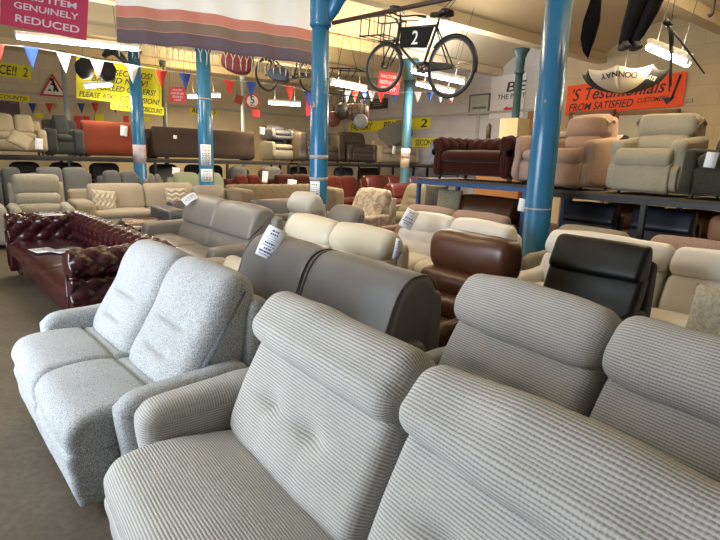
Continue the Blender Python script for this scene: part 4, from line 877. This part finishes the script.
# ------------------------------------------------------------------ hanging bicycle
CHROME=plain('dull steel',(.22,.20,.18),.35,metal=.8); RUB=plain('black rubber',(.02,.019,.018),.7); BIKE=plain('old black bicycle enamel',(.022,.018,.016),.4,var=.3); SAD=plain('dark saddle leather',(.03,.018,.012),.5)
def bicycle(loc,rz,ry,label,plate=True,basket=True,steer=.35,scale=1.0,spokes=True):
    """x = towards the rear wheel; origin at the mid point between the hubs"""
    o=empty('bicycle',loc,rz,label,'bicycle','hung bicycles'); o.rotation_euler=(0,ry,rz); o.scale=(scale,)*3
    xr=.55; xf=-.55
    def wheel(x,rot,R):
        w=empty('wheel_hub',(x,0,0)); bpy.data.objects.remove(w)
        M=Matrix.Translation((x,0,0))@Matrix.Rotation(rot,4,'Z')
        def c(r,y=0): return [M@Vector((r*math.cos(2*PI*i/40),y,r*math.sin(2*PI*i/40))) for i in range(40)]
        t=tube('tyre',c(R),.021,RUB,o,10,closed=True)
        tube('rim',c(R-.026),.009,CHROME,t,6,closed=True)
        bm=bmesh.new(); tubem(bm,[M@Vector((0,-.045,0)),M@Vector((0,.045,0))],.018,10)
        for k in range(28):
            a=2*PI*k/28; b_=a+(.5 if k%2 else -.5); y=.03*(1 if k%4<2 else -1)
            tubem(bm,[M@Vector((.018*math.cos(b_),y,.018*math.sin(b_))),M@Vector(((R-.03)*math.cos(a),0,(R-.03)*math.sin(a)))],.0013,4,cap=False)
        build('spokes',bm,CHROME,t)
        # mudguard
        bm=bmesh.new(); pr=None
        a0,a1=(-.15,PI*.80) if x>0 else (.15*PI,PI*.62)
        for i in range(25):
            a=a0+(a1-a0)*i/24; rr=R+.035
            q=[bm.verts.new(M@Vector(((rr-.012*abs(y)/.03)*math.cos(a),y,(rr-.012*abs(y)/.03)*math.sin(a)))) for y in (-.03,-.015,0,.015,.03)]
            if pr:
                for j in range(4): bm.faces.new((pr[j],pr[j+1],q[j+1],q[j]))
            pr=q
        g=build('mudguard',bm,BIKE,o); g.modifiers.new('t','SOLIDIFY').thickness=.003
        bm=bmesh.new()
        for y in (-.05,.05): tubem(bm,[M@Vector((0,y,0)),M@Vector(((R+.03)*math.cos(a0+.3),y*.6,(R+.03)*math.sin(a0+.3)))],.003,5)
        build('mudguard_stay',bm,BIKE,g)
    wheel(xr,0,.33); wheel(xf,steer,.29)
    bb=Vector((.10,0,-.05)); st=Vector((.26,0,.46)); hd=Vector((-.33,0,.46)); hb=Vector((-.37,0,.30)); rr=Vector((xr,0,0))
    bm=bmesh.new(); tubem(bm,[bb,st+Vector((.02,0,.04))],.016); tubem(bm,[bb,hb],.017); tubem(bm,[st,hd],.015); tubem(bm,[hb+Vector((.01,0,-.03)),hd+Vector((-.01,0,.05))],.021)
    for y in (-.05,.05): tubem(bm,[bb+Vector((0,y*.6,0)),rr+Vector((0,y,0))],.010); tubem(bm,[st+Vector((0,y*.3,-.02)),rr+Vector((0,y,0))],.009)
    build('frame',bm,BIKE,o)
    bm=bmesh.new(); M=Matrix.Translation((xf,0,0))@Matrix.Rotation(steer,4,'Z')
    for y in (-.055,.055):
        tubem(bm,[M@Vector((0,y,0)),M@Vector((.06,y,.16)),M@Vector((.13,y*.8,.29)),M@Vector((.17,0,.32))],[.008,.010,.012,.012])
    tubem(bm,[M@Vector((.17,0,.30)),hd+Vector((-.0,0,.08)),hd+Vector((-.03,0,.16))],.013); build('fork',bm,BIKE,o)
    bm=bmesh.new(); hc=hd+Vector((-.04,0,.15)); c=math.cos(steer); s=math.sin(steer)
    def H(x,y,z): return hc+Vector((x*c-y*s,x*s+y*c,z))
    tubem(bm,[H(.20,-.27,.03),H(.06,-.25,.05),H(-.04,-.14,.02),H(-.02,0,0),H(-.04,.14,.02),H(.06,.25,.05),H(.20,.27,.03)],.011)
    hbk=build('handlebar',bm,BIKE,o)
    for y in (-.27,.27): tube('grip',[H(.10,y*.98,.045),H(.21,y,.028)],.017,RUB,hbk)
    bm=bmesh.new()
    for y in (-.2,.2): tubem(bm,[H(.0,y,-.02),H(.14,y*1.1,-.02)],.006,6)
    tubem(bm,[H(0,-.2,-.02),H(-.05,0,-.05),H(0,.2,-.02)],.005,6); build('brake_rods',bm,BIKE,hbk)
    # saddle
    V=[];Fc=[];prof=[(-.14,.018,0),(-.10,.028,.005),(-.02,.04,.0),(.05,.085,.005),(.10,.11,.018),(.135,.095,.02),(.15,.05,.012)]
    for x,w,z in prof:
        for k in range(9):
            a=PI*k/8; V.append((x,w*math.cos(a),z+.028*math.sin(a)**.6 if 0<k<8 else z-.03))
    for i in range(6):
        for k in range(8): Fc.append((i*9+k,i*9+k+1,(i+1)*9+k+1,(i+1)*9+k))
    sd=build('saddle',(V,[],Fc),SAD,o,loc=st+Vector((.03,0,.12))); sd.modifiers.new('t','SOLIDIFY').thickness=.012
    bm=bmesh.new(); tubem(bm,[(-.04,0,-.17),(0,0,-.03)],.012); 
    for y in (-.03,.03): tubem(bm,[(-.10,y,-.03),(0,y,-.06),(.11,y,-.03)],.005,6)
    for y in (-.05,.05): tubem(bm,[(.10+.016*math.cos(a*1.0),y+.016*math.sin(a),-.07+.004*a/1.6) for a in [i*.6 for i in range(24)]],.003,5)
    build('saddle_springs',bm,CHROME,sd)
    # chain case, cranks, pedals
    bm=bmesh.new(); tubem(bm,[(.10+.10*math.cos(2*PI*i/24),-.04,-.05+.10*math.sin(2*PI*i/24)) for i in range(24)],.006,6,closed=True)
    for k in range(5): a=2*PI*k/5; tubem(bm,[(.10,-.04,-.05),(.10+.10*math.cos(a),-.04,-.05+.10*math.sin(a))],.005,5)
    tubem(bm,[(.10,-.07,-.05),(.10,.07,-.05)],.02); cr=build('chainwheel',bm,CHROME,o)
    loft('chain_guard',[(.08,.02),(.2,.055),(.40,.045),(.58,.03),(.60,-.01),(.45,-.03),(.2,-.0)],-.062,-.050,BIKE,o,er=.003,ns=2,M=24,axis='y')
    for s_,a in ((-1,.5),(1,.5+PI)):
        e=Vector((.10+.16*math.cos(a),s_*.075,-.05+.16*math.sin(a))); bm=bmesh.new(); tubem(bm,[(.10,s_*.07,-.05),e],.009); build('crank',bm,CHROME,o)
        bm=bmesh.new(); boxm(bm,e.x-.03,e.y if s_>0 else e.y-.09,e.z-.012,e.x+.03,e.y+.09 if s_>0 else e.y,e.z+.012,bev=.003); build('pedal',bm,RUB,o,smooth=False)
    if plate:
        pl=prism('frame_plate',[(-.31,.445),(.21,.445),(.135,.22),(-.30,.235)],-.012,.012,plain('black plate',(.008,.008,.009),.6,spec=.15),o)
        text('numeral','2',.22,WHT,pl,(-.05,-.016,.265))
    if basket:
        bm=bmesh.new(); x0,x1=-.86,-.42; zb,zt=.36,.58; w=.19
        for z in (zb,zt):
            tubem(bm,[(x0,-w,z),(x1,-w,z),(x1,w,z),(x0,w,z)],.010,8,closed=True)
        for x in (x0,x0+.16,x0+.32,x1):
            for y in (-w,w): tubem(bm,[(x,y,zb),(x,y,zt)],.008,6)
            tubem(bm,[(x,-w,zb),(x,w,zb)],.006,6)
        for y in (-w,w): tubem(bm,[(x1,y,zb),(xf+.05,y*.3,.02)],.008,6)
        tubem(bm,[(x1,0,zt),(hd.x,0,hd.z)],.012,6); tubem(bm,[(x1,0,zb),(hd.x-.02,0,hb.z)],.012,6)
        build('carrier_basket',bm,BIKE,o)
    return o
a=atd(451,67,6.05); f=atd(384,67.5,6.80); mid=(a+f)/2; d=a-f; sc=d.length/1.10
bk=bicycle(mid,math.atan2(d.y,d.x),-math.asin(d.z/d.length),'old black delivery bicycle with basket and a number 2 plate, hung from the ceiling bar',steer=.08,scale=sc)
print('bike scale',sc,'heading',math.degrees(math.atan2(d.y,d.x)))
# bar over the bicycle
b0=atd(333,23,7.45); b1=atd(452,-2,6.2); dr=(b1-b0); b1=b0+dr*1.5
o=tube('steel_bar',[b0,b1],.028,plain('rusty bar',(.06,.03,.025),.6),None,8); tag(o,'rusty steel bar running out from the blue column capital above the bicycle','bar')
bm=bmesh.new()
for f_,g in ((.60,Vector((-.33,0,.6))),(1.02,Vector((.30,0,.62)))):
    top=b0+dr*f_; low=bk.matrix_basis@g; tubem(bm,[top,low],.004,5); tubem(bm,[top+Vector((.03,0,0)),low+Vector((.06,.03,0))],.004,5)
o=build('bicycle_sling',bm,BLACK); tag(o,'thin wires holding the delivery bicycle under the ceiling bar','wire')
# second bicycle behind the blanket fringe
a=atd(270,75,9.4); f=atd(309,76,9.95); mid=(a+f)/2; d=f-a
b2=bicycle(mid,math.atan2(d.y,d.x),-math.asin(d.z/d.length),'second dark bicycle hanging half behind the fringe of the striped blanket',plate=False,basket=False,steer=.2,scale=.86)
cords(b2,[(.27,0,.5),(-.34,0,.5)])
p=atd(279,74,9.0); o=loft('saddle_bag',[(-.17,.06),(-.15,-.06),(-.02,-.12),(.16,-.10),(.17,.04),(.05,.10)],-.09,.09,NAVY,None,er=.03,ns=4,M=30,axis='y'); o.location=p; tag(o,'dark navy bag hanging by the second bicycle behind the blanket fringe','bag')
# ------------------------------------------------------------------ blanket
m,nt,ns,ln,b=newmat('woven blanket'); uv=N(ns,'ShaderNodeUVMap'); sp=N(ns,'ShaderNodeSeparateXYZ'); ln.new(uv.outputs[0],sp.inputs[0])
r=ns.new('ShaderNodeValToRGB'); r.color_ramp.interpolation='CONSTANT'; ln.new(sp.outputs[1],r.inputs[0]); e=r.color_ramp.elements
st=[(0,(.13,.095,.12)),(.185,(.55,.26,.17)),(.195,(.22,.155,.125)),(.345,(.62,.42,.28)),(.355,(.55,.22,.17)),(.50,(.88,.87,.85))]
e[0].position=0; e[0].color=c4(st[0][1]); e[1].position=st[1][0]; e[1].color=c4(st[1][1])
for q_,c in st[2:]: x=e.new(q_); x.color=c4(c)
wv=N(ns,'ShaderNodeTexWave',Scale=60.0,Distortion=2.0,Detail=2.0); ln.new(uv.outputs[0],wv.inputs['Vector'])
k_=mixc(ns,ln,wv.outputs['Fac'],(.80,.80,.80),(1.1,1.1,1.1)); mm=ns.new('ShaderNodeMix'); mm.data_type='RGBA'; mm.blend_type='MULTIPLY'; mm.inputs[0].default_value=1
ln.new(r.outputs[0],mm.inputs[6]); ln.new(k_,mm.inputs[7]); ln.new(mm.outputs[2],b.inputs['Base Color']); b.inputs['Roughness'].default_value=.95; BLK_M=m
bl=empty('striped_blanket',atd(216,30,8.2),0,'hanging woven blanket with white field and pink, brown and purple border stripes','blanket'); O=Vector(bl.location)
nx,nz=60,16; V=[];Fc=[];uvs=[]
bot=[(117,42),(160,45.5),(200,48),(240,55),(280,60),(318,66)]
def lerpy(x):
    for (xa,ya),(xb,yb) in zip(bot,bot[1:]):
        if xa<=x<=xb: return ya+(yb-ya)*(x-xa)/(xb-xa)
    return bot[-1][1]
for i in range(nx+1):
    px=117+201*i/nx; B0=atd(px-2*0,lerpy(px),8.0+.5*(px-117)/200)
    for j in range(nz+1):
        z=j/nz*1.0; sway=.05*math.sin(i*.55+j*.08)*(1-j/nz*.5)
        V.append(tuple(B0+Vector((-.01*z*0,sway,z))-O)); uvs.append((px*.015,z))
for i in range(nx):
    for j in range(nz): Fc.append((i*(nz+1)+j,(i+1)*(nz+1)+j,(i+1)*(nz+1)+j+1,i*(nz+1)+j+1))
cl=build('cloth',(V,[],Fc),BLK_M,bl); ul=cl.data.uv_layers.new(name='UVMap'); ul.data.foreach_set('uv',[c for p in cl.data.polygons for v in p.vertices for c in uvs[v]])
cl.modifiers.new('t','SOLIDIFY').thickness=.006

cords(bl,[V[k*(nz+1)+nz] for k in (2,20,40,58)])
bm=bmesh.new()
for i in range(30):
    k=int(i*2*(nx/60)); p=Vector(V[min(nx,k)*(nz+1)]); p2=Vector(V[min(nx,k+1)*(nz+1)]) ; c=(p+p2)/2+Vector((random.uniform(-.01,.01),random.uniform(-.02,.02),-.12))
    tubem(bm,[p,p.lerp(c,.5)+Vector((.012,0,0)),c],.006,5); tubem(bm,[p2+Vector((.012,0,0)),p2.lerp(c,.5),c],.006,5); tubem(bm,[c,c+Vector((random.uniform(-.01,.01),0,-random.uniform(.07,.12)))],[.009,.006],5)
o=build('fringe',bm,plain('cream yarn',(.55,.51,.46),.95),bl); 
# ------------------------------------------------------------------ hanging goods
LM=plain('maroon leather',(.14,.02,.022),.45)
p=atd(239,60,9.6); o=loft('saddle_bag',[(-.30,.02),(-.25,.22),(-.05,.36),(.22,.36),(.26,.10),(.18,-.10),(.05,-.14),(-.15,-.10)],-.09,.09,LM,None,er=.04,ns=4,M=40,axis='y'); o.location=p-Vector((0,0,.1)); o.rotation_euler=(0,0,.2); tag(o,'maroon leather bag hanging behind the fringe of the blanket','bag')
p=atd(100,68,12.2); 
for dx,r_,lb in ((-.33,.20,'black round hanging helmet-like ball before the yellow sign, left one'),(.16,.19,'black round hanging ball before the yellow sign, right one')):
    bm=bmesh.new(); bmesh.ops.create_uvsphere(bm,u_segments=20,v_segments=14,radius=r_)
    for v in bm.verts:
        v.co*=1+.18*noise.noise(v.co*9)
        v.co.z*=1.15
    o=build('hanging_basket',bm,plain('matt black wicker',(.012,.012,.013),.8,bs=.5,scale=40)); o.location=p+Vector((dx,0,-.02 if dx<0 else -.06)); tag(o,lb.replace('helmet-like ball','wicker basket').replace('hanging ball','wicker basket'),'basket','black wicker baskets')
p=atd(113,58,11.8); bm=bmesh.new(); tubem(bm,[(-.2,0,.02),(-.1,0,.12),(.05,0,.14),(.2,0,.0),(.3,0,-.12),(.35,0,-.2)],[.05,.08,.09,.07,.04,.02],10); o=build('leather_harness',bm,BLACK,loc=p); tag(o,'black leather strap bundle above the yellow sign beside the column','harness')
# pan rack with pans
COP=plain('old copper',(.14,.055,.03),.4,metal=.5,var=.3); IRON=plain('cast iron pan',(.03,.028,.027),.5)
c=atd(347,68,7.2); pr=empty('hook_rack',c,-.6,'dark iron hook rack hanging on two wires below the steel bar','hook rack')
bm=bmesh.new(); tubem(bm,[(-.20,-.10,0),(.22,-.10,-.04),(.22,.12,-.04),(-.20,.12,0)],.010,6,closed=True)
for x in (-.16,-.02,.12,.22):
    tubem(bm,[(x,-.1,0-.02),(x-.02,-.1,-.09),(x-.07,-.1,-.14),(x-.10,-.1,-.12)],.008,6)
build('frame',bm,BLACK,pr); bm=bmesh.new(); tubem(bm,[(-.16,0,0),(-.03,0,.52),(.16,0,-.03)],.004,5); build('hanging_wire',bm,BLACK,pr)
# the hanging row of pans
tp=atd(350,91,10.6)
def pan(px,py,d,r,depth,mat,label,rot=0,handle=True,cat='pan'):
    p=atd(px,py,d); o=empty('hanging_pan',p,rot,label,cat,'pans hung in a row left of the front bicycle wheel')
    bm=bmesh.new(); prof=[(0,.0),(r*.8,.0),(r*.95,depth*.25),(r,depth),(r*.96,depth),(r*.9,depth*.3),(r*.75,.012),(0,.012)]
    n=24
    rings=[[bm.verts.new((q*math.cos(2*PI*i/n),y,q*math.sin(2*PI*i/n))) for i in range(n)] if q>0 else [bm.verts.new((0,y,0))] for q,y in prof]
    for A_,B_ in zip(rings,rings[1:]):
        for i in range(n):
            j=(i+1)%n
            if len(A_)==1: bm.faces.new((A_[0],B_[i],B_[j]))
            elif len(B_)==1: bm.faces.new((A_[i],A_[j],B_[0]))
            else: bm.faces.new((A_[i],A_[j],B_[j],B_[i]))
    bmesh.ops.recalc_face_normals(bm,faces=bm.faces); build('bowl',bm,mat,o)
    tube('handle',[(0,depth*.5,r*.9),(0,depth*.5,r+.14),(0,depth*.5,r+.26)],[.018,.014,.02],mat,o,8)
    return o
pan(334,119,10.5,.15,.08,COP,'copper pan hanging beside the blue column',.3); pan(340,113,10.6,.13,.10,IRON,'black iron pan behind the copper pan',-.4); pan(346,110,10.4,.14,.12,IRON,'black iron pan left of the wooden barrel',.9); pan(361,121,10.3,.14,.05,plain('grey enamel',(.18,.18,.18),.4),'grey enamel pan below the wooden barrel',.1)
p=atd(356,112,10.6); bm=bmesh.new(); tubem(bm,[(-.24,0,0),(-.12,0,0),(0,0,0),(.12,0,0),(.24,0,0)],[.13,.155,.165,.155,.13],20); o=empty('wooden_barrel',p,-.1,'small brown wooden barrel hanging on its side among the pans','barrel'); build('staves',bm,plain('dark oak',(.12,.055,.03),.5,var=.3,scale=12),o)
bm=bmesh.new()
for x,r_ in ((-.18,.146),(-.06,.166),(.06,.166),(.18,.146)): tubem(bm,[(x-.012,0,0),(x+.012,0,0)],r_,20)
build('hoops',bm,IRON,o)
bm=bmesh.new(); a0=atd(328,93,10.7); a1=atd(372,99,10.5); tubem(bm,[a0,a1],.015,6); 
for px in (334,340,346,352,361,367): q=a0.lerp(a1,(px-328)/44); tubem(bm,[q,q-Vector((0,0,.18))],.006,5)
for q in (a0,a1): tubem(bm,[q,Vector((q.x,q.y,ceil_z(q.x,q.y)))],.004,5)
o=build('pan_rail',bm,BLACK); tag(o,'dark rail with hooks from which the pans and barrel hang','rail')
# folded black umbrella, waders, open umbrella, tripod
CLOTHB=plain('black cloth',(.006,.006,.006),.9,bs=.3,scale=12,spec=.05)
p=atd(594,0,6.0); o=empty('folded_umbrella',p,0,'folded black umbrella hanging point down beside the thick blue column','umbrella',scale=.84); bm=bmesh.new(); tubem(bm,[(.04,0,.3),(.03,0,.05),(-.0,0,-.25),(-.03,0,-.45),(-.015,0,-.60),(.005,0,-.68)],[.05,.06,.10,.09,.05,.01],12)
for v in bm.verts: v.co.x+=.02*noise.noise(v.co*7); v.co.y*=1
build('canopy',bm,CLOTHB,o); tube('tip',[(0,0,-.66),(.01,0,-.70)],.006,BLACK,o,6); cords(o,[(.04,0,.3)]); tube('strap',[(.07,0,.3),(.065,.0,-.1),(.05,0,-.5)],.016,CLOTHB,o,6)
p=atd(643,0,6.0); o=empty('rubber_waders',p,-.1,'black waders with boots hanging from the ceiling at top right','waders',scale=.84)
bm=bmesh.new(); tubem(bm,[(.02,0,.35),(-.02,0,.10),(-.08,0,-.1),(-.13,0,-.35),(-.16,0,-.47),(-.17,-.02,-.53)],[.13,.14,.11,.085,.07,.06],14); 
for v in bm.verts: v.co+=Vector((.02,.02,0))*noise.noise(v.co*8)
l1=build('trouser_leg',bm,plain('black rubberised cloth',(.006,.006,.007),.6,var=.5,scale=9,spec=.12),o)
bm=bmesh.new(); tubem(bm,[(.16,0,.35),(.14,0,.10),(.10,0,-.1),(.02,0,-.35),(-.03,0,-.47),(-.03,-.02,-.53)],[.12,.13,.11,.085,.07,.06],14); build('trouser_leg',bm,MATS['black rubberised cloth'],o)
cords(o,[(.02,0,.34),(.16,0,.34)])
for x in (-.17,-.03): loft('boot',[(-.16,-.60),(-.17,-.56),(-.10,-.52),(-.02,-.46),(.06,-.46),(.08,-.58),(.0,-.605)],x-.045,x+.05,RUB,o,er=.03,ns=3,M=24)
# inverted open umbrella (bowl shaped) with lettering
p=atd(624,74,8.2); o=empty('open_umbrella',p,0,'open white and black umbrella hanging upside down before the orange banner','umbrella',scale=.90); R=.66; Hh=.30
WU=plain('white umbrella cloth',(.62,.56,.45),.8,var=.04); BU=plain('black umbrella cloth',(.02,.02,.025),.8)
ang=[-PI/2+(k-4)*PI/4-.60 for k in range(9)]
def usurf(a,t,s_):
    dip=math.sin(PI*s_)
    rr=R*math.sin(t*PI/2*.92)/math.sin(PI/2*.92)*(1-.10*dip*t*t)
    return Vector((rr*math.cos(a),rr*math.sin(a),-Hh*math.cos(t*PI/2)+.04*t**3-.05*dip*t**3))
for k in range(8):
    a0,a1=ang[k],ang[k+1]; V=[];Fc=[]; n=8; mth=8
    for i in range(mth+1):
        for j in range(n+1): V.append(tuple(usurf(a0+(a1-a0)*j/n,i/mth,j/n)))
    for i in range(mth):
        for j in range(n): Fc.append((i*(n+1)+j,i*(n+1)+j+1,(i+1)*(n+1)+j+1,(i+1)*(n+1)+j))
    q=build('canopy_panel',(V,[],Fc),BU if k in (2,5,6,7,0) else WU,o); q.modifiers.new('t','SOLIDIFY').thickness=.003
tube('shaft',[(0,0,-Hh-.06),(0,0,.45)],.008,CHROME,o,6)
bm=bmesh.new()
for a in ang[:8]: tubem(bm,[usurf(a,t/6,0)+Vector((0,0,.012)) for t in range(7)],.004,5)
build('ribs',bm,CHROME,o); cords(o,[(0,0,.44)])
def ulet(s_,size,mat,a,t,parent,flip):
    """letters laid along the canopy surface one by one"""
    bm=bmesh.new()
    for n_,ch in enumerate(s_):
        q=text('tmp',ch,size,mat,None,(0,0,0),rx=0); me=q.data; bpy.data.objects.remove(q)
        aa=a+(n_-(len(s_)-1)/2)*size*.80/R*(-1 if flip else 1); k=int((aa-ang[0])//(PI/4)); ss=((aa-ang[0])%(PI/4))/(PI/4)
        P0=usurf(aa,t,ss); tx=(usurf(aa+.03,t,min(1,ss+.04))-P0).normalized(); ty=(usurf(aa,min(1,t+.05),ss)-P0).normalized(); nr=tx.cross(ty)
        if flip: tx,ty=-tx,-ty
        M=Matrix.Identity(4)
        for i_ in range(3): M[i_][0]=tx[i_]; M[i_][1]=ty[i_]; M[i_][2]=nr[i_]; M[i_][3]=(P0+nr*.012-ty*size*.35)[i_]
        me.transform(M); bm.from_mesh(me)
    return build('lettering',bm,mat,parent,smooth=False)
ulet('DONNAY',.13,BU,math.radians(-123),.80,o,True)
ulet('RAYS',.10,WHT,math.radians(-72),.72,o,False)
# tripod
p=atd(672,30,6.4); o=empty('camera_tripod',p,0,'black tripod hanging sideways beside the right tube light','tripod')
cords(o,[(-.02,0,.05)]); tube('head',[(-.10,0,.10),(-.02,0,.04)],[.04,.03],BLACK,o,8); tube('neck',[(-.04,0,.06),(0,0,-.05),(.03,0,-.25)],[.03,.028,.02],BLACK,o,8)
for q_ in ([(0,0,.0),(.22,0,-.22),(.45,0,-.46)],[(.02,0,-.1),(.06,.03,-.4),(.10,.05,-.66)],[(.02,0,-.1),(.03,-.04,-.4),(.05,-.06,-.62)]): tube('leg',q_,[.014,.012,.008],BLACK,o,8)
p=atd(712,14,6.0); o=tube('ceiling_hook',[p+Vector((-.04,0,.22)),p+Vector((0,0,.2)),p+Vector((.01,0,.1)),p,p+Vector((-.03,0,-.02))],[.01,.012,.012,.02,.025],BLACK); tag(o,'small dark hook hanging from the ceiling at the top right corner','hook')
p=atd(712,128,9.2); o=tube('wicker_basket',[p+Vector((-.26,0,-.18)),p+Vector((-.22,0,.05)),p+Vector((-.1,0,.22))],[.2,.26,.14],plain('honey wicker',(.40,.20,.06),.7,bs=.4,scale=50),None,20); bpy.data.objects.remove(o)
